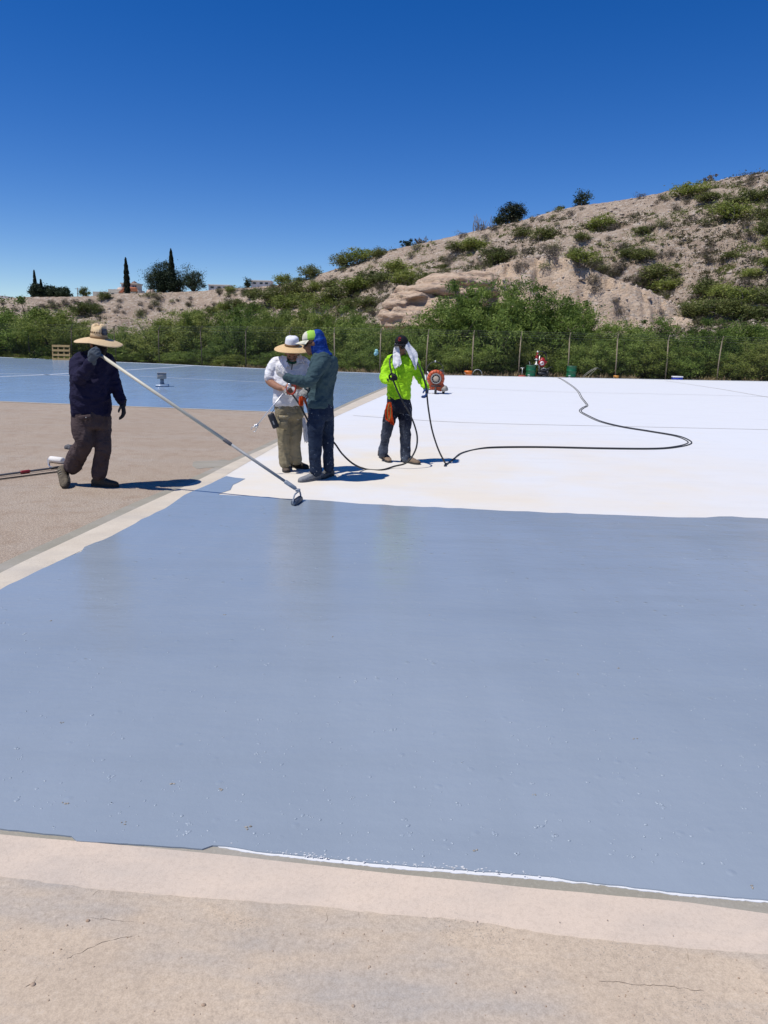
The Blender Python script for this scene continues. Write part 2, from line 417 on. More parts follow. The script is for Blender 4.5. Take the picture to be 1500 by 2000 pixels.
sheet('grey_patch', [(p.x, p.y) for p in GP(ragged([(378, 902), (415, 900), (440, 898), (455, 902), (425, 912), (385, 916), (375, 910), (378, 902)], 1.5, 8, 4)[:-1])], .003, M_GREY)
def line(name, pts, w, z, m, parent):
    pts = GP(pts); pts = spline(pts, 4); mb = MB(); vs = []
    for i, p in enumerate(pts):
        d = (pts[min(i + 1, len(pts) - 1)] - pts[max(i - 1, 0)]).normalized(); n_ = Vector((-d.y, d.x, 0)) * w / 2
        vs += [p + n_ + Vector((0, 0, z)), p - n_ + Vector((0, 0, z))]
    mb.add(vs, [(2 * i, 2 * i + 1, 2 * i + 3, 2 * i + 2) for i in range(len(pts) - 1)])
    me = mb.mesh(name, m, False)
    if me.polygons[0].normal.z < 0: me.flip_normals()
    return link(name, me, parent)
M_LINE = mat('pale_joint', (.46, .50, .56), (.36, .42, .50), 3, .7)
M_JOINT = mat('drab_joint_line', (.36, .345, .31), (.5, .48, .44), 1.5, .85)  # drab grey for the seams in the white coat
for pts, w in (([(-60, 738), (0, 736), (97, 731.7), (170, 727), (247, 723), (383, 714)], .30), ([(-80, 729), (60, 731), (140, 734)], .22), ([(273, 735), (350, 739), (433, 743), (520, 747)], .14)):
    line('joint_line', pts, w, .0075, M_LINE, fb)
line('joint_line', [(-320, 769), (0, 784.5), (300, 796), (600, 807.5), (645, 809.5)], .10, .0078, M_STRIP, fb)
wc = bpy.data.objects['white_coating']
for pts, w in (([(690, 812), (900, 825.5), (1200, 833), (1500, 839.5), (1800, 846)], .045), ([(870, 757), (1100, 766), (1300, 770), (1500, 775)], .05), ([(1300, 744), (1400, 759), (1500, 776), (1650, 800)], .09)):
    line('joint_line', pts, w, .0075, M_JOINT, wc)

# ---- bare concrete kerb and walkway at the photographer's feet
edge_near = [(-300, 1594), (0, 1632), (150, 1645), (400, 1668), (600, 1690), (740, 1706), (900, 1722), (1100, 1742), (1335, 1764), (1500, 1787), (1700, 1812), (2300, 1880)]
mid_near = [(-300, 1690), (0, 1716), (200, 1742), (400, 1758), (600, 1772), (740, 1788), (900, 1800), (1100, 1832), (1335, 1856), (1500, 1868), (1700, 1892), (2300, 1960)]
joint_out = [(-300, 1588), (0, 1618), (150, 1630), (400, 1650), (600, 1674), (740, 1688), (900, 1704), (1100, 1722), (1335, 1744), (1500, 1758), (1700, 1778), (2300, 1840)]
strip_mesh('grey_joint_strip', [(a[0], a[1] - 10) for a in joint_out], [(a[0], a[1] + 6) for a in edge_near], .0022, M_GREY, ext=11)
strip_mesh('smooth_concrete_band', ragged(edge_near, 1.5, 20, 11), [(a[0], a[1] + 8) for a in mid_near], .0046, M_BAND, ext=11)
mn = stretch(GP(ragged(mid_near, 3, 18, 12)), 11)
sheet('concrete_walkway', [(p.x, p.y) for p in mn] + [(14, -4), (-14, -4)], .0075, M_KERB)
walk = bpy.data.objects['concrete_walkway']; M_CRACK = mat('crack', (.17, .125, .09), rough=1)
def crack(pts, w, seed, z=.0085, par=walk):
    pp = GP(ragged(pts, 3, 8, seed)); mb = MB(); vs = []
    rr = random.Random(seed)
    for i, p in enumerate(pp):
        d = (pp[min(i + 1, len(pp) - 1)] - pp[max(i - 1, 0)]).normalized(); n_ = Vector((-d.y, d.x, 0)) * w * rr.uniform(.1, .55) * (.2 if i in (0, len(pp) - 1) else 1)
        vs += [p + n_ + Vector((0, 0, z)), p - n_ + Vector((0, 0, z))]
    mb.add(vs, [(2 * i, 2 * i + 1, 2 * i + 3, 2 * i + 2) for i in range(len(pp) - 1)])
    me = mb.mesh('crack', M_CRACK, False)
    if me.polygons[0].normal.z < 0: me.flip_normals()
    link('crack', me, par)
for k, (pts, w) in enumerate([([(130, 1877), (165, 1862), (200, 1845), (262, 1832)], .0016), ([(180, 1755), (195, 1742)], .0022), ([(168, 1797), (262, 1806)], .0014), ([(1168, 1921), (1205, 1922), (1250, 1929), (1300, 1930), (1375, 1941)], .0015),
        ([(637, 1786), (640, 1800), (636, 1806)], .0016), ([(48, 1934), (66, 1925), (74, 1912)], .003), ([(1338, 1855), (1345, 1885)], .001), ([(700, 1783), (703, 1800)], .001)]):
    crack(pts, w, 40 + k)
# little pebbles left lying on the walkway
peb = MB(); rr = random.Random(21)
for u, v, r_ in [(1005, 1943, .006), (690, 1970, .005), (398, 1968, .005), (65, 1928, .007), (131, 1812, .004), (172, 1803, .006), (722, 1893, .004), (711, 1829, .003)] + [(rr.uniform(0, 1500), rr.uniform(1800, 1995), rr.uniform(.0012, .003)) for _ in range(90)]:
    p = G(u, v); peb.ball(p + Vector((0, 0, .008)), (r_ * rr.uniform(.8, 1.4), r_, r_ * .7), 6, 4)
tag(peb.build('loose_pebbles', mat('pebble', (.30, .2, .13), (.45, .36, .28), 40, .9)), 'scattered brown pebbles on the bare concrete in the foreground', 'gravel', kind='stuff')
# white primer dabs that miss the edge of the blue coat
dab = MB(); rr = random.Random(5)
for _ in range(130):
    u = rr.triangular(440, 1140, 900) if rr.random() < .8 else rr.uniform(540, 640)
    base = np.interp(u, [440, 600, 740, 900, 1110, 1340], [1656, 1676, 1690, 1702, 1722, 1748])
    p = G(u, base - abs(rr.gauss(0, 4.0)) + 2); r_ = rr.uniform(.0008, .0032)
    n = 6; a0 = rr.random() * 6
    vs = [p + Vector((math.cos(a0 + 6.283 * i / n) * r_ * rr.uniform(.7, 2.4), math.sin(a0 + 6.283 * i / n) * r_ * rr.uniform(.6, 1.1), .0092)) for i in range(n)]
    dab.add(vs, [tuple(range(n))])
link('primer_dabs', dab.mesh('primer_dabs', MW, False), blue)['kind'] = 'stuff'
# lumps, blisters and grit caught under the wet coat
M_GRIT = mat('coated_grit', (.265, .315, .37), (.31, .36, .415), 60, .26)
bl = MB(); rr = random.Random(9)
for _ in range(1500):
    u = rr.uniform(-60, 1560); v = 1010 + (1690 - 1010) * rr.random() ** .8
    p = G(u, v)
    if v > np.interp(u, [0, 150, 400, 600, 1100, 1500], [1612, 1634, 1650, 1668, 1712, 1752]) or v < np.interp(u, [0, 165, 335, 426, 600, 1500], [1165, 1085, 1000, 985, 995, 1026]): continue
    r_ = .002 + .0055 * rr.random() ** 3.0; h = r_ * rr.uniform(.2, .5)
    for _k in range(1 if rr.random() < .8 else 4):
        q = p + Vector((rr.gauss(0, 1) * r_ * 1.2, rr.gauss(0, 1) * r_ * 1.2, .008)) if _k else p + Vector((0, 0, .008))
        rings = []
        a0 = rr.random() * 6; el = rr.uniform(.6, 1.7)
        for f, z in ((1, -.0005), (.8, h * .5), (.4, h * .95)):
            rings.append([q + Vector((math.cos(a0) * math.cos(t_) * r_ * f * el - math.sin(a0) * math.sin(t_) * r_ * f, math.sin(a0) * math.cos(t_) * r_ * f * el + math.cos(a0) * math.sin(t_) * r_ * f, z)) for t_ in [6.283 * i / 7 for i in range(7)]])
        bl.loft(rings)
link('coating_blisters', bl.mesh('coating_blisters', M_GRIT, True), blue)['kind'] = 'stuff'
gr = MB()
for u, v, r_ in [(131, 1573, .006), (430, 1546, .006), (120, 1415, .004), (440, 1203, .005), (838, 1204, .004), (650, 1246, .004), (925, 1664, .006), (487, 1621, .007), (337, 1533, .006), (1130, 1320, .004), (1042, 1557, .004), (1468, 1738, .005), (245, 1610, .005), (1240, 1446, .004), (100, 1215, .006), (1210, 1308, .004)]:
    p = G(u, v)
    for k in range(3):
        q = p + Vector((rr.gauss(0, r_), rr.gauss(0, r_), .009)); gr.ball(q, (r_ * rr.uniform(.5, 1.1), r_ * rr.uniform(.4, .7), r_ * .5), 6, 4)
link('grit_specks', gr.mesh('grit_specks', mat('bare_grit', (.12, .10, .08), (.5, .45, .38), 90, .8), True), blue)['kind'] = 'stuff'

# ---- hillside
U_C = [-700, -300, 0, 60, 180, 230, 330, 400, 440, 480, 540, 600, 640, 700, 745, 800, 870, 940, 1000, 1060, 1110, 1200, 1300, 1400, 1500, 1800, 2300]
V_C = [596, 592, 591, 587, 585, 580, 577, 572, 566, 565, 558, 545, 530, 512, 492, 479, 463, 445, 432, 413, 402, 390, 368, 346, 331, 292, 250]
SP_U = [700, 728, 742, 762, 790, 840, 890, 940, 1000, 1050, 1090, 1130, 1190, 1260, 1320, 1385, 1440]
SP_V = [680, 655, 624, 600, 574, 560, 545, 528, 506, 497, 503, 524, 550, 572, 603, 640, 670]
cols = np.concatenate([np.arange(-620, -40, 20.), np.arange(-40, 1540, 3.6), np.arange(1540, 2100, 20.)])
az_c = np.array([AZ(u) for u in cols])
crestD = np.interp(cols, [-700, 380, 560, 800, 1100, 1500, 2000], [205, 190, 172, 156, 142, 130, 125])
footD = np.interp(cols, [-700, 0, 400, 700, 1100, 1500, 2000], [84, 80, 70, 66, 64, 63, 63])
expo = np.interp(cols, [300, 430, 560, 760, 1000, 1300], [6.0, 5.0, 2.4, 1.35, 1.15, 1.05])
crestZ = np.array([CAM_H + D * ELEV(u, float(np.interp(u, U_C, V_C))) for u, D in zip(cols, crestD)])
spurZ = np.array([CAM_H + 84 * ELEV(u, float(np.interp(u, SP_U, SP_V))) for u in cols])
spurZ = np.where((cols > 712) & (cols < 1420), spurZ, -3)
ss = lambda x: np.clip(x, 0, 1) ** 2 * (3 - 2 * np.clip(x, 0, 1))
def hill_z(ci, D):
    """ci column index array (float allowed), D distance -> height"""
    I = lambda A: np.interp(ci, np.arange(len(cols)), A)
    f, c_, z, e, sp, az = I(footD), I(crestD), I(crestZ), I(expo), I(spurZ), I(az_c)
    t = (D - f) / (c_ - f)
    base = -.9 + (z + .9) * np.clip(t, 0, 1) ** e
    low = np.interp(ci, np.arange(len(cols)), np.interp(cols, [300, 600], [.8, 0]))
    base = base + low * ss(t * 3)
    base = np.where(t > 1, z - (t - 1) * 1.5 - 12 * np.clip(t - 1.7, 0, 9) ** 2, base)
    X, Y = np.sin(az) * D, np.cos(az) * D
    base = base - np.where(sp > 0, 1, 0) * np.clip(sp - 1, 0, 6) * .75 * np.exp(-((D - 97) / 9.0) ** 2)
    k = ss(t * 5) * (1 - .93 * np.exp(-((t - 1) / .07) ** 2))
    gul = fbm(X / 11 + .25 * Y / 11, Y / 30, s=3, o=3); gul = -np.abs(gul)
    base = base + k * (1.3 * fbm(X / 16, Y / 16, s=11, o=4) + 1.1 * gul + .32 * fbm(X / 2.1, Y / 2.1, s=31, o=3)) + .10 * fbm(X / .7, Y / .7, s=5, o=2) * ss(t * 4)
    base = base + k * (.30 * np.sin(base * 2.6 + 3.5 * fbm(X / 9, Y / 9, s=44, o=2)) + .22 * np.sin(base * 6.1 + 5 * fbm(X / 5, Y / 5, s=47, o=2)))
    # the sandy spur with its eroded nose
    rise = np.clip((D - 76 - 2.2 * fbm(X / 2.0, Y / 6, s=61, o=4)) / 7.0, 0, 1) ** .8
    strat = .6 * np.sin(rise * 19 + 2.0 * fbm(X / 4, Y / 4, s=66, o=2)) * (rise > .05) * (rise < .97)
    spz = sp * rise + strat + .07 * np.clip(D - 84, 0, 30) - .02 * np.clip(D - 92, 0, 40) ** 1.6 + .25 * fbm(X / 3, Y / 3, s=71, o=4) * rise
    return np.maximum(base, spz), spz > base
ns = 190; tt = np.concatenate([np.linspace(-.04, .16, 30), np.linspace(.165, .45, 70), np.linspace(.455, 1.02, 84), np.linspace(1.04, 2.2, 16)])
CI, TT = np.meshgrid(np.arange(len(cols), dtype=float), tt, indexing='ij')
DD = footD[CI.astype(int)] + TT * (crestD - footD)[CI.astype(int)]
ZZ, SPM = hill_z(CI, DD); AZm = az_c[CI.astype(int)]
vv = np.stack([np.sin(AZm) * DD, np.cos(AZm) * DD, ZZ], -1).reshape(-1, 3)
nr = len(tt); ii = np.arange((len(cols) - 1) * nr).reshape(len(cols) - 1, nr)[:, :-1].ravel()
ff = np.stack([ii, ii + nr, ii + nr + 1, ii + 1], -1)
t = NT('stony_hillside')
big = t.noise(.11, 6, .65); mid = t.noise(.7, 6, .7); fine = t.noise(5.5, 5, .75)
at_ = t.n('ShaderNodeAttribute', attribute_name='spur'); 
cc = t.mix(t.ramp(big, .35, .68), (.41, .32, .245), (.50, .41, .32))
cc = t.mix(t.ramp(mid, .42, .7, 0, .85), cc, (.26, .19, .14))
cc = t.mix(at_.outputs['Fac'], cc, t.mix(t.ramp(mid, .4, .65), (.64, .50, .375), (.56, .42, .30)))
rock = t.voro(2.4, t.mapped((1, 1, 1.8)), out='Color'); sep = t.n('ShaderNodeSeparateColor'); t.l(rock, sep.inputs[0])
cc = t.mix(t.ramp(sep.outputs[0], .72, .95, 0, .55), cc, (.60, .54, .47))
cc = t.mix(t.ramp(fine, .53, .66, 0, .75), cc, (.12, .095, .072))
t.set(Base_Color=cc, Roughness=.95, Specular_IOR_Level=.15)
t.set(Normal=t.bump(t.noise(2.2, 6, .7, t.mapped((1, 1, 2.5))), .7, .4, t.bump(fine, .8, .2, t.bump(mid, .6, .6)))); M_HILL = t.m
me = np_mesh('hillside', vv, ff, M_HILL)
a_ = me.attributes.new('spur', 'FLOAT', 'POINT'); sm = SPM.astype(np.float32).ravel(); a_.data.foreach_set('value', sm)
hill = tag(link('hillside', me), kind='structure')
def hill_pt(u, v):
    ci = float(np.interp(u, cols, np.arange(len(cols)))); e = ELEV(u, v); az = AZ(u)
    D = np.linspace(float(np.interp(u, cols, footD)), float(np.interp(u, cols, crestD)) * 1.02, 500)
    z, _ = hill_z(np.full(500, ci), D); k = np.nonzero(z >= CAM_H + D * e)[0]
    i = int(k[0]) if len(k) else int(np.argmax((z - CAM_H) / D))
    return Vector((math.sin(az) * D[i], math.cos(az) * D[i], float(z[i]))), float(D[i])
def crest_pt(u, back=4.0):
    ci = float(np.interp(u, cols, np.arange(len(cols)))); D = float(np.interp(u, cols, crestD)) + back; az = AZ(u)
    z, _ = hill_z(np.array([ci]), np.array([D])); return Vector((math.sin(az) * D, math.cos(az) * D, float(z[0]))), D
# eroded ledges at the nose of the sandy spur
t = NT('eroded_sandstone'); sx = t.n('ShaderNodeSeparateXYZ'); t.l(t.co.outputs['Object'], sx.inputs[0])
wv = t.n('ShaderNodeTexWave', wave_type='BANDS', bands_direction='Z'); wv.inputs['Scale'].default_value = .55; wv.inputs['Distortion'].default_value = 3.5; wv.inputs['Detail'].default_value = 4; t.l(t.co.outputs['Object'], wv.inputs['Vector'])
cc = t.mix(t.ramp(t.noise(.9, 6, .7), .35, .68), (.68, .535, .40), (.58, .43, .31)); cc = t.mix(t.ramp(wv.outputs['Fac'], .55, .85, 0, .4), cc, (.44, .29, .20))
t.set(Base_Color=cc, Roughness=.95, Specular_IOR_Level=.15, Normal=t.bump(t.noise(2.5, 6, .75, t.mapped((1, 1, 2.6))), .9, .4, t.bump(wv.outputs['Fac'], .5, .3)))
def HP(u, v, D): a = AZ(u); return Vector((math.sin(a) * D, math.cos(a) * D, CAM_H + D * ELEV(u, v)))
oc = HP(820, 625, 78); mb = MB(oc)
for u, v, D, rx, ry, rz in ((842, 570, 81, 3.9, 4.5, .75), (806, 583, 79.2, 2.4, 3.2, .62), (885, 556, 83, 4.2, 5, .9), (776, 596, 77.8, 1.5, 2.2, .5), (835, 592, 81.5, 2.9, 3, 1.1), (795, 604, 79.5, 1.7, 2.2, .8), (802, 617, 77.4, 2.7, 2.8, .9), (766, 622, 76.8, 1.5, 2, .75), (852, 606, 79, 3.4, 3.4, 1.1), (892, 588, 81.5, 3.4, 4, 1.7), (930, 570, 84, 3.6, 4, 2.0), (835, 634, 77, 4.4, 3, 1.2)):
    mb.ball(HP(u, v, D), (rx, ry, rz), 18, 10)
def ledge(co):
    x, y, z = co.T; n1 = fbm(x / 1.6, y / 1.6, z / .95, s=8, o=4); n2 = 1 - np.abs(vn(x / 1.1, y / 1.1, z / .35, 19)) * 2
    return .55 * n1 + .16 * n2 + .06 * np.sin(z * 7 + 3 * vn(x / 2, y / 2, z, 3))
ob = mb.build('rock_outcrop', t.m, None, voxel=.17, relax=1, wrinkle=ledge); ob.location = oc; tag(ob, kind='structure')
# stones lying on the slope
rk = []; rkf = []; rr = random.Random(3)
bv = np.array([(1, 0, 0), (-1, 0, 0), (0, 1, 0), (0, -1, 0), (0, 0, 1), (0, 0, -1)], float); bf = [(0, 2, 4), (2, 1, 4), (1, 3, 4), (3, 0, 4), (2, 0, 5), (1, 2, 5), (3, 1, 5), (0, 3, 5)]
for _ in range(9000):
    ci = rr.uniform(26, len(cols) - 26); fi, cI = np.interp(ci, range(len(cols)), footD), np.interp(ci, range(len(cols)), crestD)
    D = fi + (cI - fi) * rr.uniform(.12, 1.0); az = float(np.interp(ci, range(len(cols)), az_c))
    rk.append((ci, D, az, rr.uniform(.06, .15) + .3 * rr.random() ** 9))
A = np.array(rk); zz, _ = hill_z(A[:, 0], A[:, 1])
cen = np.stack([np.sin(A[:, 2]) * A[:, 1], np.cos(A[:, 2]) * A[:, 1], zz + A[:, 3] * .2], -1)
sv = bv[None] * A[:, 3][:, None, None] * RNG.uniform(.6, 1.4, (len(A), 6, 3)) * np.array([1.2, 1, .7])
ang = RNG.uniform(0, 6.28, len(A)); ca, sa = np.cos(ang)[:, None], np.sin(ang)[:, None]
sv = np.stack([sv[..., 0] * ca - sv[..., 1] * sa, sv[..., 0] * sa + sv[..., 1] * ca, sv[..., 2]], -1) + cen[:, None]
fv = (np.array(bf)[None] + 6 * np.arange(len(A))[:, None, None]).reshape(-1, 3)
tag(link('hillside_stones', np_mesh('hillside_stones', sv.reshape(-1, 3), fv, mat('hill_stone', (.50, .43, .36), (.30, .235, .185), .9, .95))), 'pale loose stones strewn over the dry slope', 'stones', kind='stuff')
# far mountain on the left horizon
mb = MB(); pr = [(-900, 560), (-500, 566), (-250, 568), (-100, 574), (-30, 576), (15, 578), (45, 583), (90, 588), (200, 592), (420, 594)]
vs = []
for u, v in pr:
    az = AZ(u)
    for D, k in ((3600, 0), (4200, 1), (5200, .1)):
        z = GROUND_Z - 2 if k == 0 else (CAM_H + 4200 * ELEV(u, v)) * k; vs.append((math.sin(az) * D, math.cos(az) * D, z))
mb.add(vs, [(3 * i + j, 3 * i + 3 + j, 3 * i + 4 + j, 3 * i + 1 + j) for i in range(len(pr) - 1) for j in (0, 1)])
tag(mb.build('far_mountain', mat('mountain_rock', (.20, .19, .20), (.26, .24, .24), .004, .95), smooth=False), kind='structure')
# ================================================================== PLANTS
def leaf_mat(name, a, b, c, trans=.25, rough=.6):
    t = NT(name); at = t.n('ShaderNodeAttribute', attribute_name='tint'); oi = t.n('ShaderNodeObjectInfo')
    f = t.math('ADD', t.math('MULTIPLY', at.outputs['Fac'], .75), t.math('MULTIPLY', oi.outputs['Random'], .5))
    col = t.mix(t.ramp(f, .1, .6), a, b); col = t.mix(t.ramp(f, .62, 1.05), col, c)
    t.set(Base_Color=col, Roughness=rough, Specular_IOR_Level=.25)
    tr = t.n('ShaderNodeBsdfTranslucent'); t.l(col, tr.inputs['Color']); mx = t.n('ShaderNodeMixShader'); mx.inputs[0].default_value = trans
    t.l(t.b.outputs[0], mx.inputs[1]); t.l(tr.outputs[0], mx.inputs[2]); t.l(mx.outputs[0], t.out.inputs[0]); return t.m
L_MESQ = leaf_mat('mesquite_leaf', (.070, .115, .022), (.165, .235, .046), (.28, .345, .085), .35)
L_YEL = leaf_mat('pale_mesquite_leaf', (.12, .16, .032), (.215, .26, .056), (.33, .35, .10), .35)
L_BUSH = leaf_mat('bush_leaf', (.065, .088, .024), (.125, .15, .04), (.20, .21, .066), .25)
L_DARK = leaf_mat('dark_leaf', (.016, .032, .016), (.03, .052, .024), (.05, .07, .03), .12)
L_CYP = leaf_mat('cypress_leaf', (.010, .018, .010), (.018, .028, .014), (.026, .036, .018), .05)
L_GREY = leaf_mat('grey_scrub', (.085, .075, .055), (.14, .12, .09), (.20, .17, .125), .1)
L_BROWN = leaf_mat('brown_scrub', (.055, .048, .028), (.09, .078, .042), (.125, .12, .055), .1)
L_STRAW = leaf_mat('dry_grass', (.30, .22, .11), (.42, .32, .17), (.5, .4, .24), .2)
M_BARK = mat('bark', (.055, .042, .032), (.10, .08, .06), 6, .95, .5, 30)
M_TWIG = mat('grey_twig', (.17, .145, .12), (.25, .22, .19), 6, .95)

def leaves(name, cen, L, W, m, droop=.3, seed=0, dirs=None, tint=None):
    """cen (N,3) points; narrow leaf quads, each with its own heading"""
    g = np.random.default_rng(seed); n = len(cen)
    d = g.normal(size=(n, 3)); d[:, 2] = d[:, 2] * .7 - droop
    if dirs is not None: d = d * .55 + dirs
    d /= np.linalg.norm(d, axis=1)[:, None]
    s = np.cross(d, g.normal(size=(n, 3))); s /= np.linalg.norm(s, axis=1)[:, None] + 1e-9
    l = (L * g.uniform(.6, 1.4, n))[:, None]; w = (W * g.uniform(.6, 1.4, n))[:, None]
    v = np.stack([cen - d * l * .5, cen + s * w * .5, cen + d * l * .5, cen - s * w * .5], 1).reshape(-1, 3)
    me = np_mesh(name, v, np.arange(n * 4).reshape(-1, 4), m)
    tn = g.uniform(0, 1, n) if tint is None else np.clip(tint + g.uniform(-.25, .25, n), 0, 1)
    a = me.attributes.new('tint', 'FLOAT', 'POINT'); a.data.foreach_set('value', np.repeat(tn, 4).astype(np.float32)); return me
def blob_points(n_cl, per, rx, rz, seed, flat=.6, clr=.2, low=.0, hole=.25, power=.45):
    """clumps spread through an uneven crown; returns points, clump centres, tint"""
    g = np.random.default_rng(seed); C = []
    ph = g.uniform(0, 6.28, 6)
    while len(C) < n_cl:
        q = g.normal(size=3); q /= np.linalg.norm(q); q *= g.uniform(0, 1) ** power
        a = math.atan2(q[1], q[0]); k = 1 + .18 * math.sin(2 * a + ph[0]) + .14 * math.sin(3 * a + ph[1]) + .12 * math.sin(5 * a + ph[2] + q[2] * 3)
        p = np.array([q[0] * rx * k, q[1] * rx * k, (q[2] * .5 + .5) * rz * (1 + .13 * math.sin(2 * a + ph[3]) + .1 * math.sin(4 * a + ph[4]))])
        if p[2] < low * rz: continue
        C.append(p)
    C = np.array(C); sz = g.uniform(.5, 1.4, n_cl) * clr
    idx = np.repeat(np.arange(n_cl), per); o = g.normal(size=(len(idx), 3)) * np.array([1, 1, flat])
    pts = C[idx] + o * sz[idx][:, None]; pts[:, 2] = np.maximum(pts[:, 2], .03)
    return pts, C, np.clip(g.normal(.45, .28, n_cl), 0, 1)[idx]
def branches(mb, C, n, r0, seed, stems=3, fork=.3):
    rr = random.Random(seed); st = []
    for k in range(stems):
        a = 6.283 * (k + rr.random() * .6) / stems
        st.append((Vector((math.cos(a) * .12, math.sin(a) * .12, -.15)), a))
    for i in range(n):
        c = Vector(C[rr.randrange(len(C))]); b, a = min(st, key=lambda q: ((c.x - math.cos(q[1]) * 2) ** 2 + (c.y - math.sin(q[1]) * 2) ** 2))
        h = c.z * fork; m = Vector((b.x + (c.x - b.x) * .25, b.y + (c.y - b.y) * .25, h)) + Vector((rr.gauss(0, .08), rr.gauss(0, .08), 0))
        pts = spline([b, m, b.lerp(c, .66) + Vector((rr.gauss(0, .15), rr.gauss(0, .15), .15)), c], 3)
        mb.tube(pts, [r0 * (1 - .86 * j / (len(pts) - 1)) for j in range(len(pts))], 5)
def make_mesquite(seed, rx, rz, lm, n_cl=215, per=95):
    pts, C, ti = blob_points(n_cl, per, rx, rz, seed, .8, .235, .04, power=.36)
    crown = leaves('crown', pts, .21, .055, lm, .45, seed, tint=ti)
    mb = MB(); branches(mb, C, 26, .085, seed, 4)
    return crown, mb.mesh('trunk', M_BARK)
MESQ = [make_mesquite(100 + k, 2.5, 4.6, (L_MESQ, L_MESQ, L_YEL, L_MESQ, L_YEL, L_MESQ)[k]) for k in range(6)]
def plant(name, meshes, loc, sc, rz, label, cat, group, names=('crown', 'trunk')):
    r_ = empty(name, loc, label, cat, group, rz); r_.scale = sc if isinstance(sc, tuple) else (sc, sc, sc)
    for nm, me in zip(names, meshes):
        if me: link(nm, me, r_)
    return r_
THICK = [(-130, 605, 150), (-40, 600, 165), (40, 592, 150), (110, 600, 150), (170, 626, 130), (240, 642, 105), (300, 618, 120), (360, 612, 130), (430, 640, 105), (480, 614, 115), (545, 602, 125), (610, 614, 115), (660, 610, 110), (715, 630, 100), (770, 646, 95), (828, 626, 105), (880, 588, 140), (950, 566, 165), (1030, 570, 165), (1090, 592, 135), (1142, 628, 105), (1200, 618, 120), (1260, 614, 120), (1320, 634, 105), (1380, 628, 120), (1440, 620, 120), (1500, 612, 130), (1575, 608, 150), (1660, 600, 160)]
rr = random.Random(77)
G_TH = 'mesquite trees in the thicket behind the fence'
def put_tree(u, v, w, off, k, label):
    p = edge_pt(u, off); D = math.hypot(p.x, p.y); p.z = GROUND_Z
    top = (CAM_H + D * ELEV(u, v) - GROUND_Z) * 1.05
    sx = w / 1440 * D / 5.0
    plant('mesquite_tree', MESQ[k], p, (sx * rr.uniform(.95, 1.1), sx * rr.uniform(.9, 1.1), top / 4.75), rr.uniform(0, 6.28), label, 'tree', G_TH)
SPECIAL = {(-40): 'feathery mesquite at the far left edge behind the wooden pallet', 300: 'bright green mesquite just right of the straw hat man, behind the fence', 950: 'tallest dark green mesquite, rising right of the black cap in front of the sandy spur',
           1030: 'second tallest mesquite, directly above the red pump behind the fence', 545: 'mesquite above the white shirt man, behind the fence', 660: 'yellowish mesquite right of the blue hooded man, behind the fence'}
for i, (u, v, w) in enumerate(THICK):
    v = v - 8 if 860 < u < 1110 else (v + 14 if u > 1110 else v + 8)
    put_tree(u, v, w, 4.5 + rr.uniform(0, 3.0), (2, 4, 0)[i % 3] if u < 450 else (0, 1, 3, 5, 2, 4)[i % 6] if u < 720 else (0, 1, 3, 5)[i % 4], SPECIAL.get(u, 'tall feathery mesquite in the thicket behind the fence, %s from the left' % ORD[i]))
for u in range(-150, 1680, 62):                       # lower growth in front, and paler growth behind
    uu = u + rr.uniform(-18, 18); b = edge_pt(uu).y
    put_tree(uu, rr.uniform(664, 696), rr.uniform(80, 110), 2.6 + rr.uniform(0, .8), rr.choice((0, 1, 3, 5, 2)), 'low drooping mesquite growth close behind the wire fence')
for u in range(360, 860, 48):
    put_tree(u + rr.uniform(-14, 14), rr.uniform(594, 622) if u < 700 else rr.uniform(634, 642), rr.uniform(80, 110), 11 + rr.uniform(0, 5), rr.choice((2, 4, 2, 1)), 'paler mesquite in the back of the thicket at the foot of the slope')

# ---- bushes on the slope
def make_bush(seed, lm, n_cl=70, per=40, rx=.5, rz=.75, L=.085, W=.03, clr=.085):
    pts, C, ti = blob_points(n_cl, per, rx, rz, seed, .8, clr, .0, power=.5)
    mb = MB(); branches(mb, C, 12, .018, seed, 3, .25)
    return leaves('crown', pts, L, W, lm, -.15, seed, tint=ti), mb.mesh('stems', M_TWIG)
BUSH = [make_bush(300 + k, L_BUSH if k < 4 else L_YEL) for k in range(6)]
BIG = [(1006, 460, 48), (1050, 465, 62), (1156, 446, 70), (1120, 468, 40), (1234, 455, 36), (1316, 382, 66), (1348, 393, 46), (1436, 394, 56), (1398, 400, 44), (1396, 430, 76), (1468, 426, 58), (1472, 455, 54), (1484, 482, 48), (1120, 515, 64), (1212, 502, 52), (1244, 504, 56), (1272, 545, 74), (1290, 570, 70), (1360, 575, 62), (1396, 580, 60), (1436, 588, 66), (1480, 592, 58), (1380, 612, 72), (1424, 620, 70), (1470, 625, 70), (1340, 618, 56),
       (916, 488, 66), (956, 514, 64), (553, 552, 44), (606, 530, 50), (672, 514, 56), (704, 504, 66), (735, 500, 40), (724, 556, 80), (690, 572, 90), (655, 586, 70), (768, 534, 66), (750, 548, 50), (786, 556, 66), (825, 550, 44), (885, 488, 56), (922, 484, 46), (861, 522, 26), (574, 580, 76), (532, 594, 80), (498, 580, 46), (628, 600, 66), (600, 590, 56), (560, 602, 66), (720, 600, 70), (680, 604, 64), (167, 614, 56), (190, 606, 34), (210, 581, 30), (417, 608, 36), (453, 568, 26), (463, 600, 46), (440, 606, 40), (500, 606, 50), (1450, 540, 50), (1486, 520, 46), (1406, 500, 36), (846, 540, 36), (640, 560, 40), (586, 548, 30), (620, 565, 44)]
rr = random.Random(5)
def big_zone(u, v): return 0 if v < np.interp(u, U_C, V_C) + 32 else (2 if v > 545 else 1)
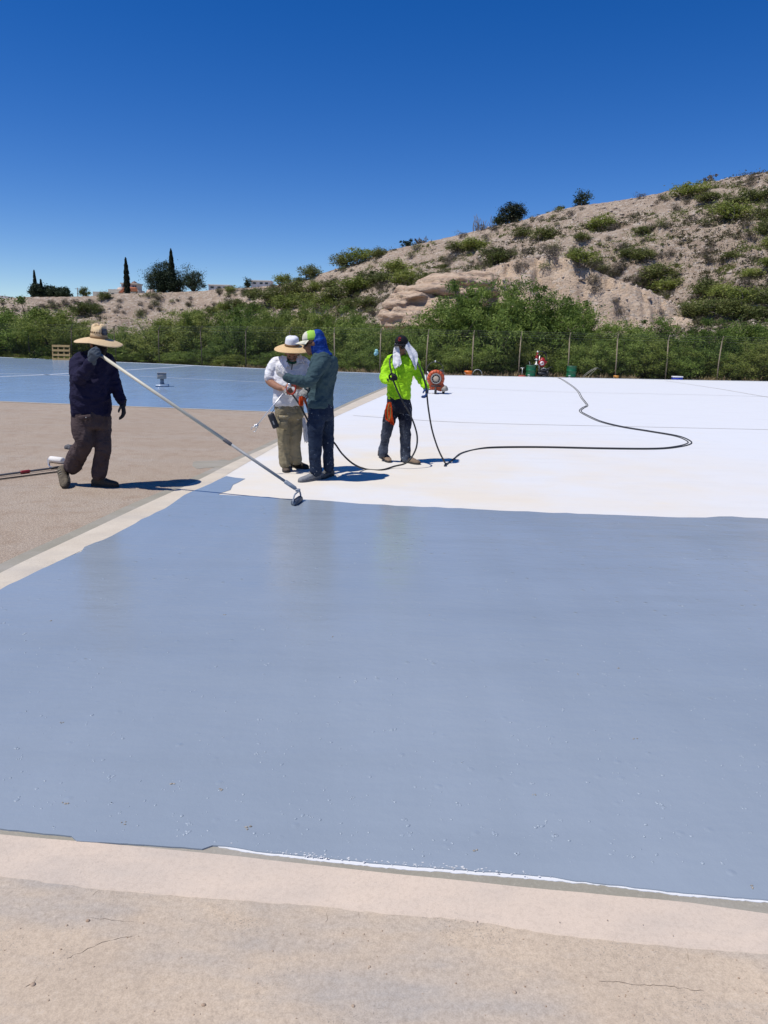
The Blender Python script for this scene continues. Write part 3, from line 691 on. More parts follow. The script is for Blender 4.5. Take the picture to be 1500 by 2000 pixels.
for i, (u, v, w) in enumerate(sorted(BIG)):
    p, D = hill_pt(u, v + 3); s = w / 1440 * D / 1.15
    zn = big_zone(u, v); od = ORD[sum(1 for b_ in BIG if big_zone(b_[0], b_[1]) == zn and (b_[0], b_[1]) < (u, v))]
    lab = ('green bush along the hill crest, %s from the left', 'green bush on the bare middle slope, %s from the left', 'leafy green bush low on the slope above the thicket, %s from the left')[zn] % od
    plant('desert_bush', BUSH[i % 6], p - Vector((0, 0, .12)), (s, s, s * rr.uniform(.5, .72)), rr.uniform(0, 6.28), lab, 'bush', 'green bushes on the hillside', ('crown', 'stems'))
SCR = [make_bush(400 + k, (L_GREY, L_GREY, L_BROWN, L_BROWN, L_BUSH, L_GREY)[k], 34, 22, .5, .7, .11, .022, .10) for k in range(6)]
SPB = [(uu_, float(np.interp(uu_, SP_U, SP_V)) - rr.uniform(3, 12)) for uu_ in [rr.uniform(770, 1370) for _ in range(44)]]
n = 0
while n < 290:
    u = rr.uniform(-30, 1530); cv = float(np.interp(u, U_C, V_C)); lo = 640 if u > 480 else 625
    v = cv + 2 + (lo - cv) * rr.random() ** 1.1
    if u < 420 and rr.random() < .45: continue
    if 745 < u < 1180 and v > np.interp(u, SP_U, SP_V) - 4 and rr.random() < .8: continue
    if n < 44: u, v = SPB[n]
    p, D = hill_pt(u, v); s = rr.uniform(1.0, 2.3) * (D / 110) ** .5; k = rr.choice((0, 1, 2, 3, 5, 2, 4, 4))
    tn = (('pale grey dry scrub', 'pale grey dry scrub', 'brownish scrub', 'brownish scrub', 'small green scrub', 'pale grey dry scrub')[k])
    q = plant('scrub_bush', SCR[k], p - Vector((0, 0, .06)), (s, s, s * rr.uniform(.6, .9)), rr.uniform(0, 6.28), tn + (' bush high on the stony slope' if v < cv + 45 else ' bush low on the stony slope'), 'scrub', 'small scrub bushes on the hillside', ('crown', 'stems')); n += 1
# fine scrub, weeds and grass that nobody could count
g = np.random.default_rng(8); N = 14000; ci = g.uniform(20, len(cols) - 20, N)
tq = g.uniform(.1, 1.0, N); fD = np.interp(ci, np.arange(len(cols)), footD); cD = np.interp(ci, np.arange(len(cols)), crestD); Dq = fD + tq * (cD - fD)
zq, spq = hill_z(ci, Dq); azq = np.interp(ci, np.arange(len(cols)), az_c)
dens = fbm(np.sin(azq) * Dq / 7, np.cos(azq) * Dq / 7, s=91, o=3) + .35 * (1 - tq) - 1.2 * spq
dens = dens + np.interp(ci, [0, 120, 330, 480], [-.25, -.2, .05, .22]) - .25 * (tq > .8)
keep = dens > -.06
cen = np.stack([np.sin(azq) * Dq, np.cos(azq) * Dq, zq + .08], -1)[keep]; szq = .22 + .75 * g.uniform(0, 1, keep.sum()) ** 2 + 0 * g.uniform(.2, .62, keep.sum())
idx = np.repeat(np.arange(len(cen)), 30); pp = cen[idx] + g.normal(size=(len(idx), 3)) * szq[idx][:, None] * np.array([.6, .6, .38]); 
half = (vn(cen[:, 0] / 5, cen[:, 1] / 5, s=4) > -.05)[idx]
for nm, mk, lm, lb in (('weed_cover', half, L_BROWN, 'brown dry weeds between the stones of the slope'), ('low_green_cover', ~half, L_BUSH, 'low green ground cover between the stones of the slope')):
    tag(link(nm, leaves(nm, pp[mk], .30, .10, lm, -.4, 9)), lb, 'weeds', kind='stuff')
pts = []; rr = random.Random(15)
for _ in range(900):
    u = rr.uniform(-60, 1560); p = edge_pt(u, rr.uniform(.35, 2.6)); p.z = GROUND_Z
    if vn(np.array([u / 60.]), np.array([0.]), s=2)[0] < -.25: continue
    k = rr.uniform(.15, .45)
    for _j in range(14): pts.append((p.x + rr.gauss(0, .14), p.y + rr.gauss(0, .14), GROUND_Z + rr.uniform(0, k)))
up = np.tile(np.array([[0, 0, 1.2]]), (len(pts), 1))
tag(link('dry_grass', leaves('dry_grass', np.array(pts), .3, .022, L_STRAW, 0, 3, dirs=up)), 'straw coloured dry grass along the foot of the fence', 'grass', kind='stuff')

# ---- trees on the skyline
def cypress(u, v_top, v_base, w, lab, back=3):
    p, D = crest_pt(u, back); h = D * (ELEV(u, v_top) - ELEV(u, v_base)); r0 = w / 1440 * D / 2
    p.z = CAM_H + D * ELEV(u, v_base) - .8; h += .8
    g = np.random.default_rng(int(u)); n = 5200; t_ = g.uniform(0, 1, n) ** .8; a = g.uniform(0, 6.283, n)
    prof = np.interp(t_, [0, .08, .35, .7, .92, 1], [.55, .95, 1, .7, .35, .08]) * (1 + .16 * np.sin(t_ * 40 + np.sin(a * 2) * 2))
    rad = r0 * prof * g.uniform(.55, 1.05, n)
    c = np.stack([np.cos(a) * rad, np.sin(a) * rad, .15 + t_ * (h - .15)], -1)
    r_ = empty('cypress_tree', p, lab, 'tree', 'cypresses on the ridge')
    link('crown', leaves('crown', c, .42, .13, L_CYP, 0, 3, dirs=np.tile([[0, 0, 1.4]], (n, 1))), r_)
    mb = MB(); mb.tube([(0, 0, -.6), (0, 0, h * .5), (0, 0, h * .93)], [.22, .16, .04], 7); mb.build('trunk', M_BARK, r_)
cypress(76.5, 529, 578, 6, 'thin dark cypress, taller of the two on the far left ridge')
cypress(88, 547, 578, 5.5, 'short dark cypress beside the taller one on the left ridge')
cypress(253.5, 504, 575, 10, 'slender dark cypress in front of the domed house')
cypress(340.5, 487, 571, 12, 'tallest dark cypress, standing among round trees on the ridge')
def skyline(u, v_top, v_base, w, lm, lab, seed, n_cl=150, per=110, name='round_tree', low=.1, clr=.14, back=4, nb=18, L=.34, W=.14, cat='tree'):
    p, D = crest_pt(u, back); h = D * (ELEV(u, v_top) - ELEV(u, v_base)); s = w / 1440 * D
    p.z = CAM_H + D * ELEV(u, v_base) - .7; h += .7
    pts, C, ti = blob_points(n_cl, per, s * .46, h * .97, seed, .8, clr * h * .62, low, power=.55)
    r_ = empty(name, p, lab, cat, 'trees on the ridge'); link('crown', leaves('crown', pts, L, W, lm, .1, seed, tint=ti), r_)
    mb = MB(); branches(mb, C, nb, .02 * h + .03, seed, 2, .35); mb.build('trunk', M_BARK, r_); return r_
skyline(84, 556, 580, 40, L_DARK, 'dark rounded tree clump below the two left cypresses', 1)
skyline(120, 561, 580, 42, L_DARK, 'dark low tree right of the two left cypresses', 2)
skyline(171, 559, 578, 18, L_BUSH, 'small pale tree alone on the ridge beside the pole', 3, 30, 40)
skyline(322, 513, 571, 60, L_DARK, 'large round tree left of the tallest cypress', 4, 170, 110)
skyline(352, 532, 571, 34, L_DARK, 'dark tree tucked behind the tallest cypress', 14, 50, 60)
skyline(382, 524, 568, 56, L_DARK, 'sparse half bare tree right of the tallest cypress', 5, 70, 70, low=.2, nb=40)
skyline(487, 541, 560, 14, L_DARK, 'tiny dark tree beside the small white house', 6, 24, 40)
skyline(988, 390, 434, 48, L_CYP, 'dense dark pine on the hill crest', 7, 60, 110, name='pine_tree', low=.12, clr=.12)
skyline(965, 418, 440, 26, L_DARK, 'low dark shrub tucked left of the crest pine', 8, 30, 50, name='crest_shrub')
skyline(1117, 368, 406, 36, L_DARK, 'windswept small tree alone on the hill crest', 9, 34, 46, low=.2, clr=.12)
skyline(1077, 398, 412, 17, L_DARK, 'tiny dark bush left of the windswept crest tree', 10, 20, 40, name='crest_shrub')
skyline(790, 464, 482, 24, L_DARK, 'dark prickly shrub on the crest above the slope', 11, 24, 40, name='crest_shrub')
skyline(815, 463, 480, 26, L_GREY, 'grey twiggy shrub beside the prickly crest shrub', 12, 24, 30, name='crest_shrub')
skyline(1352, 345, 366, 34, L_GREY, 'grey dry shrub on the bare right part of the crest', 13, 26, 40, name='crest_shrub', cat='shrub')
p, D = crest_pt(933, 3); r_ = empty('ocotillo', p - Vector((0, 0, .4)), 'bare upright ocotillo stems left of the crest pine', 'cactus'); rr = random.Random(4)
for k in range(22):
    b = Vector((rr.uniform(-2.0, 2.0), rr.uniform(-.6, .6), 0)); h = rr.uniform(2.0, 3.8)
    mb = MB(); mb.tube(spline([b, b + Vector((rr.gauss(0, .2), 0, h * .5)), b + Vector((rr.gauss(0, .35), rr.gauss(0, .2), h))], 4), [.06] * 5 + [.045] * 3 + [.03], 5); mb.build('stem', M_TWIG, r_)

# ---- houses and pole on the ridge
M_STUC = mat('tan_stucco', (.56, .52, .44), (.5, .47, .4), 1, .9); M_WH = mat('white_wall', (.78, .78, .76), rough=.9)
M_TILE = mat('terracotta', (.42, .15, .07), (.34, .12, .06), 3, .85); M_DOME = mat('pale_pink_dome', (.55, .42, .35), (.5, .38, .31), 2, .6)
M_COP = mat('brown_dome', (.17, .085, .06), (.14, .07, .05), 2, .6); M_PANE = mat('dark_pane', (.03, .035, .04), rough=.15)
p, D = crest_pt(255, 14); k = D / 1440
HB = CAM_H + D * ELEV(255, 578)
house = empty('domed_house', (p.x, p.y, HB), 'tan domed house with terracotta roof behind the slender cypress', 'house')
hx = lambda u: (u - 255) * k
hz = lambda v: (577 - v) * k
def hbox(nm, u0, u1, v0, v1, m, dy=0, dep=6, par=house):
    mb = MB(); mb.box((hx((u0 + u1) / 2), dy + dep / 2, (hz(v0) + hz(v1)) / 2), ((u1 - u0) * k, dep, (v1 - v0) * k)); return mb.build(nm, m, par, smooth=False)
w0 = hbox('wall', 192, 296, 571, 584, M_STUC); hbox('wall', 218, 272, 566, 571.2, M_STUC, .6, 5); w1 = hbox('wall', 240, 268, 556, 566.2, M_STUC, 1.4, 4)
for u in (243, 247.5, 260, 264): hbox('window', u, u + 3, 558.5, 563, M_PANE, 1.36, .2)
for u in (205, 225, 240, 262, 282): hbox('window', u, u + 4.5, 573, 577, M_PANE, -.04, .2)
hbox('cornice', 238.5, 269.5, 554.2, 556.2, M_STUC, 1.2, 4.4)
mb = MB(); rf = [(239, 567), (273, 567), (267, 562), (246, 562)]
mb.loft([[Vector((hx(u), .2, hz(v))) for u, v in ((240, 569), (271, 569), (267, 563.5), (246, 563.5))], [Vector((hx(u), 1.35, hz(v))) for u, v in ((240, 567), (271, 567), (267, 561.5), (246, 561.5))]]); mb.build('tiled_roof', M_TILE, house, smooth=False)
mb = MB(); mb.loft([[Vector((hx(u), -.3, hz(v))) for u, v in ((238, 572), (247, 572), (246, 569.5), (240, 569.5))], [Vector((hx(u), .55, hz(v))) for u, v in ((238, 571), (247, 571), (246, 568.5), (240, 568.5))]]); mb.build('tiled_roof', M_TILE, house, smooth=False)
for u, v, r_, m in ((261, 556, 5.6, M_COP), (235, 568, 7, M_DOME), (290, 571.5, 9, M_DOME), (225, 571, 6, M_DOME)):
    mb = MB(); c = Vector((hx(u), 2.6, hz(v))); rings = []
    for i in range(7):
        a = R(88) * i / 6; rings.append(mb.ell(c + Vector((0, 0, r_ * k * .95 * math.sin(a))), (r_ * k * math.cos(a), 0, 0), (0, r_ * k * math.cos(a), 0), 20))
    mb.loft(rings); mb.cone(c + Vector((0, 0, r_ * k * .9)), c + Vector((0, 0, r_ * k * 1.15)), .12, .03, 6); mb.build('dome', m, house)
def white_house(u0, u1, v0, v1, lab, back):
    p, D = crest_pt((u0 + u1) / 2, back); kk = D / 1440; um = (u0 + u1) / 2
    h = empty('white_house', (p.x, p.y, CAM_H + D * ELEV(um, v1 + 6)), lab, 'house'); H = (v1 + 6 - v0) * kk; W = (u1 - u0) * kk
    mb = MB(); mb.box((0, 2, H * .44), (W * .94, 4, H * .88)); mb.build('wall', M_WH, h, smooth=False)
    mb = MB(); mb.box((0, 1.9, H * .93), (W, 4.6, H * .1)); mb.build('flat_roof', M_WH, h, smooth=False)
    for f in (-.3, .02, .28):
        mb = MB(); mb.box((W * f, -.02, H * .58), (W * .14, .12, H * .24)); mb.build('window', M_PANE, h, smooth=False)
white_house(410, 450, 557, 564, 'long low white house on the ridge right of the round trees', 8)
white_house(492, 530, 548.5, 556, 'small white flat roofed house where the slope begins to climb', 6)
p, D = crest_pt(157.5, 3); mb = MB(); mb.tube([(0, 0, -.4), (0, 0, D * 22 / 1440)], [.13, .09], 8); pole = empty('utility_pole', p, 'thin grey utility pole standing on the left ridge', 'pole'); mb.build('shaft', M_TWIG, pole)
mb = MB(); mb.box((0, 0, D * 20 / 1440), (1.1, .09, .1)); mb.build('crossarm', M_TWIG, pole, smooth=False)

# ================================================================== FENCE
M_POSTD = mat('dark_rusty_post', (.06, .045, .035), (.11, .08, .06), 12, .8); M_POSTL = mat('weathered_tan_post', (.27, .215, .145), (.20, .16, .11), 12, .8)
M_WIRE = mat('galvanised_wire', (.16, .16, .15), rough=.6, metal=.3)
PU = [-200, -112, -26, 59, 142, 227, 311, 395, 481, 567, 653, 742, 832, 921.5, 1013, 1107, 1201, 1299, 1400, 1503, 1610, 1720]
posts = [edge_pt(u, .75) for u in PU]
fence = empty('wire_fence', (posts[0].x, posts[0].y, GROUND_Z), 'tall chain link fence with thin posts along the far deck edge', 'fence'); FO = fence.location
FH = 2.45
for i, (u, p) in enumerate(zip(PU, posts)):
    p.z = GROUND_Z; left = u < 600; mb = MB(FO); r_ = .030 if left else .034
    pts = [p + Vector((0, 0, -.2)), p + Vector((random.Random(i).uniform(-.03, .03), 0, FH * .5)), p + Vector((random.Random(i + 50).uniform(-.06, .06), 0, FH))]
    mb.tube(pts, r_, 8); mb.ball(pts[-1], r_ * 1.15, 8, 5)
    po = mb.build('post', M_POSTD if left else M_POSTL, fence)
    mb = MB(FO); e = pts[-1]; dx = .18 if left else .03
    mb.tube([e + Vector((0, 0, -.05)), e + Vector((dx * .4, -.03, .14)), e + Vector((dx, -.08, .3))], [.026, .024, .02], 6); mb.build('barb_arm', M_POSTD if left else M_POSTL, po)
for a, b in zip(posts[:-1], posts[1:]):
    L = (b - a); n_ = L.normalized(); ln = L.length; mb = MB(FO); H = FH - .1; sp = .075; w = .00055
    up = Vector((0, 0, 1)); k = -int(H / sp)
    nv = n_.cross(up)
    for q in range(k, int(ln / sp) + 1):
        for sgn in (1, -1):
            s0 = q * sp if sgn == 1 else ln - q * sp
            p0, p1 = (s0, 0.06), (s0 + sgn * H, H + .06)
            def clip(p0, p1):
                (x0, z0), (x1, z1) = p0, p1
                def ax(x): return z0 + (x - x0) * (z1 - z0) / (x1 - x0)
                if max(x0, x1) <= 0 or min(x0, x1) >= ln: return None
                o = []
                for (x, z) in (p0, p1):
                    if x < 0: o.append((0, ax(0)))
                    elif x > ln: o.append((ln, ax(ln)))
                    else: o.append((x, z))
                return o
            c = clip(p0, p1)
            if not c: continue
            A = a + n_ * c[0][0] + up * c[0][1]; B = a + n_ * c[1][0] + up * c[1][1]
            off = (n_ * -sgn + up).normalized() * w
            mb.add([A - off, A + off, B + off, B - off], [(0, 1, 2, 3)])
    mb.build('mesh_panel', M_WIRE, fence, smooth=False)
    mb = MB(FO)
    for dz, dy in ((FH - .02, 0), (FH + .1, -.04), (FH + .2, -.08), (FH + .29, -.12)):
        mid = (a + b) / 2 + Vector((.08, dy, dz - .03)); mb.tube(spline([a + Vector((.08, dy, dz)), mid, b + Vector((.08, dy, dz))], 3), .0035, 4)
    mb.build('barbed_wire', M_WIRE, fence)
# ================================================================== PEOPLE
def fabric(name, c, c2=None, spl=None, spl_amt=.66, rough=.85, sc=5, spl_sc=22, low=None):
    t = NT(name); col = c
    if c2: col = t.mix(t.ramp(t.noise(sc, 5, .6), .35, .68), c, c2)
    if low:
        sx = t.n('ShaderNodeSeparateXYZ'); t.l(t.co.outputs['Object'], sx.inputs[0])
        lz = t.math('MULTIPLY', t.ramp(sx.outputs[2], .15, .62, 1, 0), t.ramp(t.noise(7, 5, .6), .3, .62)); col = t.mix(lz, col, low)
    if spl:
        a = t.ramp(t.noise(spl_sc, 4, .7), spl_amt, spl_amt + .035); b = t.ramp(t.noise(2.6, 2, .5), .42, .55)
        col = t.mix(t.math('MULTIPLY', a, b), col, spl)
    wv = t.noise(9, 5, .6, t.mapped((1, 1, 2.2), (.4, .3, 0)), .6)
    t.set(Base_Color=col, Roughness=rough, Specular_IOR_Level=.15, Normal=t.bump(t.noise(400, 2, .5), .15, .001, t.bump(wv, .8, .03)))
    return t.m
def wr(amp, f=(11, 11, 19), seed=0):
    def fn(co):
        x = co[:, 0] * f[0]; y = co[:, 1] * f[1]; z = co[:, 2] * f[2]
        w = vn(x * .5, y * .5, z * .35, seed + 9) * 1.6
        r_ = 1 - np.abs(vn(x + w, y - w, z + w * 1.5 + (x - y) * .5, seed)) * 2.4
        r2 = 1 - np.abs(vn(x * 2 - w, y * 2 + w, z * 1.7 - w * 2 - (x + y), seed + 3)) * 2.4
        return amp * (np.clip(r_, -.8, 1) * .7 + .35 * np.clip(r2, -.8, 1) + .7 * vn(x * .4, y * .4, z * .3, seed + 5))
    return fn
M_SKIN = mat('tan_skin', (.30, .145, .085), (.25, .115, .065), 20, .55, .15, 120, .001)
M_SKIN2 = mat('brown_skin', (.24, .11, .062), (.20, .09, .05), 20, .55, .15, 120, .001)
M_BLACKCLOTH = fabric('black_mask_cloth', (.012, .012, .014))
M_STRAW = None
def straw(name, a, b, ring=60):
    t = NT(name); w = t.n('ShaderNodeTexWave', wave_type='RINGS', rings_direction='Z'); w.inputs['Scale'].default_value = ring; w.inputs['Distortion'].default_value = .4
    t.l(t.co.outputs['Object'], w.inputs['Vector']); f = w.outputs['Fac']
    c = t.mix(t.ramp(t.noise(40, 4, .6), .35, .65), a, b); c = t.mix(t.math('MULTIPLY', f, .25), c, tuple(q * .6 for q in b))
    t.set(Base_Color=c, Roughness=.75, Specular_IOR_Level=.3, Normal=t.bump(f, .5, .004, t.bump(t.noise(160, 2, .5), .3, .002))); return t.m
ST1 = straw('pale_straw', (.72, .55, .33), (.64, .47, .27), 30); ST2 = straw('golden_straw', (.70, .50, .27), (.62, .42, .21), 24)

def frame_of(yaw, pitch=0, roll=0):
    """face looks along local -Y; yaw>0 turns the face towards image right"""
    M = Matrix.Rotation(yaw, 3, 'Z') @ Matrix.Rotation(pitch, 3, 'X') @ Matrix.Rotation(roll, 3, 'Y')
    return M
def head_geo(mb, c, M, s=1.0, nose=True):
    c = V3(c); ax = (M @ Vector((1, 0, 0)), M @ Vector((0, 1, 0)), M @ Vector((0, 0, 1)))
    q = lambda x, y, z: c + M @ (Vector((x, y, z)) * s)
    mb.ball(q(0, .012, .03), (.076 * s, .095 * s, .092 * s), 18, 12, ax)
    mb.ball(q(0, -.02, -.035), (.062 * s, .075 * s, .085 * s), 16, 10, ax)
    mb.ball(q(0, -.066, -.098), (.03 * s, .026 * s, .022 * s), 10, 7, ax)
    mb.ball(q(0, -.083, .022), (.05 * s, .02 * s, .014 * s), 12, 6, ax)
    if nose:
        mb.tube([q(0, -.086, .02), q(0, -.108, -.022), q(0, -.094, -.036)], [.009 * s, .016 * s, .014 * s], 8)
        mb.ball(q(0, -.09, -.062), (.024 * s, .012 * s, .007 * s), 10, 6, ax); mb.ball(q(0, -.087, -.074), (.021 * s, .012 * s, .008 * s), 10, 6, ax)
    for sx in (-1, 1):
        mb.ball(q(sx * .079, .01, -.006), (.011 * s, .021 * s, .033 * s), 8, 7, ax)
        mb.ball(q(sx * .042, -.062, -.02), (.024 * s, .02 * s, .02 * s), 8, 6, ax)
def hand_geo(mb, wrist, d, nrm, curl=30, s=1.0, thumb=1, r_=.0095, spread=1.0, grip=None):
    """d: towards the fingers, nrm: out of the palm; thumb=+1 leaves on side d x nrm"""
    wrist = V3(wrist); d = V3(d).normalized(); nrm = V3(nrm); nrm = (nrm - d * nrm.dot(d)).normalized(); sd = d.cross(nrm) * thumb
    L = .095 * s
    rings = []
    for f, w, h in ((-.15, .024, .019), (.1, .03, .018), (.45, .039, .017), (.8, .042, .015), (1.0, .038, .012)):
        rings.append(mb.ell(wrist + d * L * f, sd * w * s, nrm * h * s, 12, 2.6))
    mb.loft(rings)
    for i, (o, fl) in enumerate(((.031, .072), (.0105, .080), (-.0105, .075), (-.030, .058))):
        p = wrist + d * L * (.93 - (.06 if i in (0, 3) else 0)) + sd * o * s * spread; a = R(curl) * (.7 + .1 * i); pts = [p - d * .02 * s, p]; cur = 0
        for seg, k in zip((.44, .31, .25), (1, 1.15, .8)):
            cur += a * k; v_ = d * math.cos(cur) + nrm * math.sin(cur) + sd * (o * 1.5 * (spread - .6)); p = p + v_ * fl * s * seg * 1.05; pts.append(p)
        mb.tube(pts, [r_ * s * 1.05, r_ * s * 1.1, r_ * s, r_ * s * .95, r_ * s * .75], 8)
    p = wrist + d * L * .22 + sd * .026 * s; c = min(1, curl / 70)
    p1 = p + (sd * .75 + d * .55 + nrm * (.15 + .45 * c)) * .036 * s; p2 = p1 + (sd * (.35 - .35 * c) + d * .8 + nrm * (.2 + .65 * c)) * .034 * s; p3 = p2 + (d * .75 - sd * .5 * c + nrm * .3) * .026 * s
    mb.tube([p, p1, p2, p3], [.015 * s, .0125 * s, .0115 * s, .008 * s], 8)
def shoe(parent, name, heel, toe, ankle, O, m, msole, w=.05, up=(0, 0, 1), shaft=.06, ht=1.0):
    heel, toe = V3(heel), V3(toe); d = (toe - heel); L = d.length; d.normalize(); up = V3(up); up = (up - d * up.dot(d)).normalized(); sd = d.cross(up)
    mb = MB(O); rings = []
    for f, ww, h in ((0, .55, .05), (.05, .74, .075), (.18, .8, .095), (.36, .80, .10), (.5, .88, .082), (.68, 1.0, .064), (.86, .98, .052), (.96, .72, .043), (1, .4, .033)):
        h *= ht; c = heel + d * L * f + up * (h * .5 + .012); rings.append(mb.ell(c, sd * w * ww, up * h * .5, 14, 2.7))
    mb.loft(rings)
    an = V3(ankle); base = heel + d * L * .22 + up * .07
    mb.tube([base, base.lerp(an, .5), an], [.047, .045, .05], 12)
    o = mb.build(name, m, parent, voxel=.008, relax=2, wrinkle=wr(.0022, (30, 30, 40), 3))
    mb = MB(O); rings = []
    for z in (0, .006, .024, .028):
        k = .96 if z in (0, .028) else 1.0; pl = []
        for f, ww in ((0.0, .5), (.06, .8), (.2, .88), (.4, .84), (.65, 1.08), (.85, 1.05), (.96, .75), (1.01, .35)): pl.append(heel + d * (L * f) + sd * w * ww * k + up * z)
        for f, ww in reversed(((0.0, .5), (.06, .8), (.2, .88), (.4, .84), (.65, 1.08), (.85, 1.05), (.96, .75), (1.01, .35))): pl.append(heel + d * (L * f) - sd * w * ww * k + up * z)
        rings.append(pl)
    mb.loft(rings); mb.build('sole', msole, o, smooth=False)
    lc = MB(O)
    for f in (.38, .46, .54):
        h = np.interp(f, [.36, .5, .68], [.10, .082, .064]) * ht + .016
        q = heel + d * L * f + up * h; lc.tube([q - sd * .022 - up * .004, q + up * .002, q + sd * .022 - up * .004], .0035, 5)
    lc.build('laces', mat('lace', (.32, .30, .24), rough=.9), o); return o
def torso(mb, rings_in, n=22, e=2.3):
    """rings: (centre, half width, half depth, yaw)"""
    mb.loft([mb.ell(c, Vector((math.cos(y), math.sin(y), 0)) * w, Vector((-math.sin(y), math.cos(y), 0)) * d, n, e) for c, w, d, y in rings_in])
def limb(mb, pts, rad, n=12, k=3):
    sp = spline(pts, k); m = len(pts); rr_ = [float(np.interp(i / k, range(m), rad)) for i in range(len(sp))]
    mb.tube(sp, rr_, n)
    mb.ball(sp[0], rad[0], 12, 8); mb.ball(sp[-1], rad[-1] * .95, 12, 8)
def drape(name, rows, m, parent, O, th=.006, wave=.012, nf=3.0, seed=0, nx=16):
    rows = [(V3(a), V3(b)) for a, b in rows]; L = spline([a for a, b in rows], 5); Rr = spline([b for a, b in rows], 5); ny = len(L); g = random.Random(seed); ph = g.random() * 6
    F = []; B = []
    for i in range(ny):
        ac = Rr[i] - L[i]; dn = L[min(i + 1, ny - 1)] - L[max(i - 1, 0)]; nv = ac.cross(dn).normalized()
        for j in range(nx + 1):
            f = j / nx; w = wave * (.3 + i / ny) * math.sin(f * nf * 6.283 + ph + i * .12) + wave * .4 * math.sin(i * .7 + f * 5)
            jit = Vector((0, 0, 0)) if i < ny - 1 else Vector((0, 0, .012 * math.sin(f * 17 + ph)))
            p = L[i] + ac * f + nv * w + jit; F.append(p); B.append(p + nv * th)
    vs = F + B; n = nx + 1; N = len(F); fs = []
    for i in range(ny - 1):
        for j in range(nx):
            a = i * n + j; fs += [(a, a + 1, a + n + 1, a + n), (N + a, N + a + n, N + a + n + 1, N + a + 1)]
    for i in range(ny - 1):
        for j in (0, nx):
            a = i * n + j; fs.append((a, a + n, N + a + n, N + a))
    for j in range(nx):
        for i in (0, ny - 1):
            a = i * n + j; fs.append((a, a + 1, N + a + 1, N + a))
    mb = MB(O); mb.add(vs, fs); return mb.build(name, m, parent)
def wide_hat(parent, O, c, M, crown_r, crown_h, brim_r, m_crown, m_brim, m_band, droop, dent=.0, top=.8, crown_name='crown'):
    c = V3(c); q = lambda x, y, z: c + M @ Vector((x, y, z))
    hat = None
    mb = MB(O); rings = []; n = 36                     # brim: out on top, back underneath
    rs = [crown_r * .96] + [crown_r + (brim_r - crown_r) * f for f in (.08, .25, .45, .65, .82, .94, 1)]
    for dz, seq in ((0, rs), (-.006, rs[::-1])):
        for r_ in seq:
            f = (r_ - crown_r) / (brim_r - crown_r); ring = []
            for j in range(n):
                a = 6.283185 * j / n; ring.append(q(math.cos(a) * r_ * 1.0, math.sin(a) * r_ * 1.04, dz + droop(a, max(f, 0))))
            rings.append(ring)
    mb.loft(rings, caps=False, closed=True); hat = mb.build('hat', m_brim, parent)
    mb = MB(O); rings = []
    for f, k in ((0, 1.0), (.15, .995), (.4, .96), (.65, .91), (.82, top), (.93, top * .8), (1.0, top * .45), (1.0 - dent * .6, top * .15)):
        ring = []
        for j in range(28):
            a = 6.283185 * j / 28; x, y = math.cos(a), math.sin(a); dd = -dent * crown_h * (f > .8) * (abs(x) < .5) * .6
            ring.append(q(x * crown_r * k, y * crown_r * 1.12 * k, f * crown_h + dd))
        rings.append(ring)
    mb.loft(rings); mb.build(crown_name, m_crown, hat)
    mb = MB(O); rings = []
    for z, k in ((.002, 1.03), (.03, 1.025)): rings.append([q(math.cos(6.283 * j / 28) * crown_r * k, math.sin(6.283 * j / 28) * crown_r * 1.12 * k, z) for j in range(28)])
    mb.loft(rings); mb.build('hat_band', m_band, hat); return hat
def cap_geo(parent, O, c, M, m_front, m_side, m_bill, r=(.088, .105, .105), bill=.085, name='cap', split=-.02):
    c = V3(c); q = lambda x, y, z: c + M @ Vector((x, y, z)); n = 28; mf = MB(O); rings = []
    for i in range(9):
        a = R(86) * i / 8; rings.append([q(math.cos(6.283185 * j / n) * r[0] * math.cos(a) ** .8, math.sin(6.283185 * j / n) * r[1] * math.cos(a) ** .8, r[2] * math.sin(a) ** .9) for j in range(n)])
    mf.loft(rings); me = mf.mesh(name, [m_side, m_front])
    for pl in me.polygons:
        lc = M.transposed() @ (pl.center + O - c)
        if lc.y < split: pl.material_index = 1
    o = link(name, me, parent)
    mb = MB(O); top = []; N = 15
    for k in range(6):
        f = k / 5; row = []
        for j in range(N):
            a = R(-72 + 144 * j / (N - 1)) ; x = math.sin(a) * r[0] * (1.0 - .10 * f); y0 = -math.cos(a) * r[1] * .99
            y = y0 - f * bill * (math.cos(a) ** .55 if math.cos(a) > 0 else 0); row.append((x, y, -.012 * f - .028 * f * (x / r[0]) ** 2 - .1 * f * f * bill))
        top.append(row)
    vs = [q(*p) for row in top for p in row] + [q(p[0], p[1], p[2] - .005) for row in top for p in row]; T = 6 * N; fs = []
    for k in range(5):
        for j in range(N - 1):
            a = k * N + j; fs += [(a, a + 1, a + N + 1, a + N), (T + a, T + a + N, T + a + N + 1, T + a + 1)]
    for j in range(N - 1): a = 5 * N + j; fs.append((a, a + 1, T + a + 1, T + a))
    for k in range(5):
        for j in (0, N - 1): a = k * N + j; fs.append((a, a + N, T + a + N, T + a))
    mb.add(vs, fs); mb.build('bill', m_bill, o)
    mb = MB(O); mb.ball(q(0, 0, r[2] * 1.0), (.009, .009, .006), 8, 5); mb.build('button', m_side, o)
    return o, q
MSOLE = mat('dark_sole', (.03, .028, .026), rough=.9)

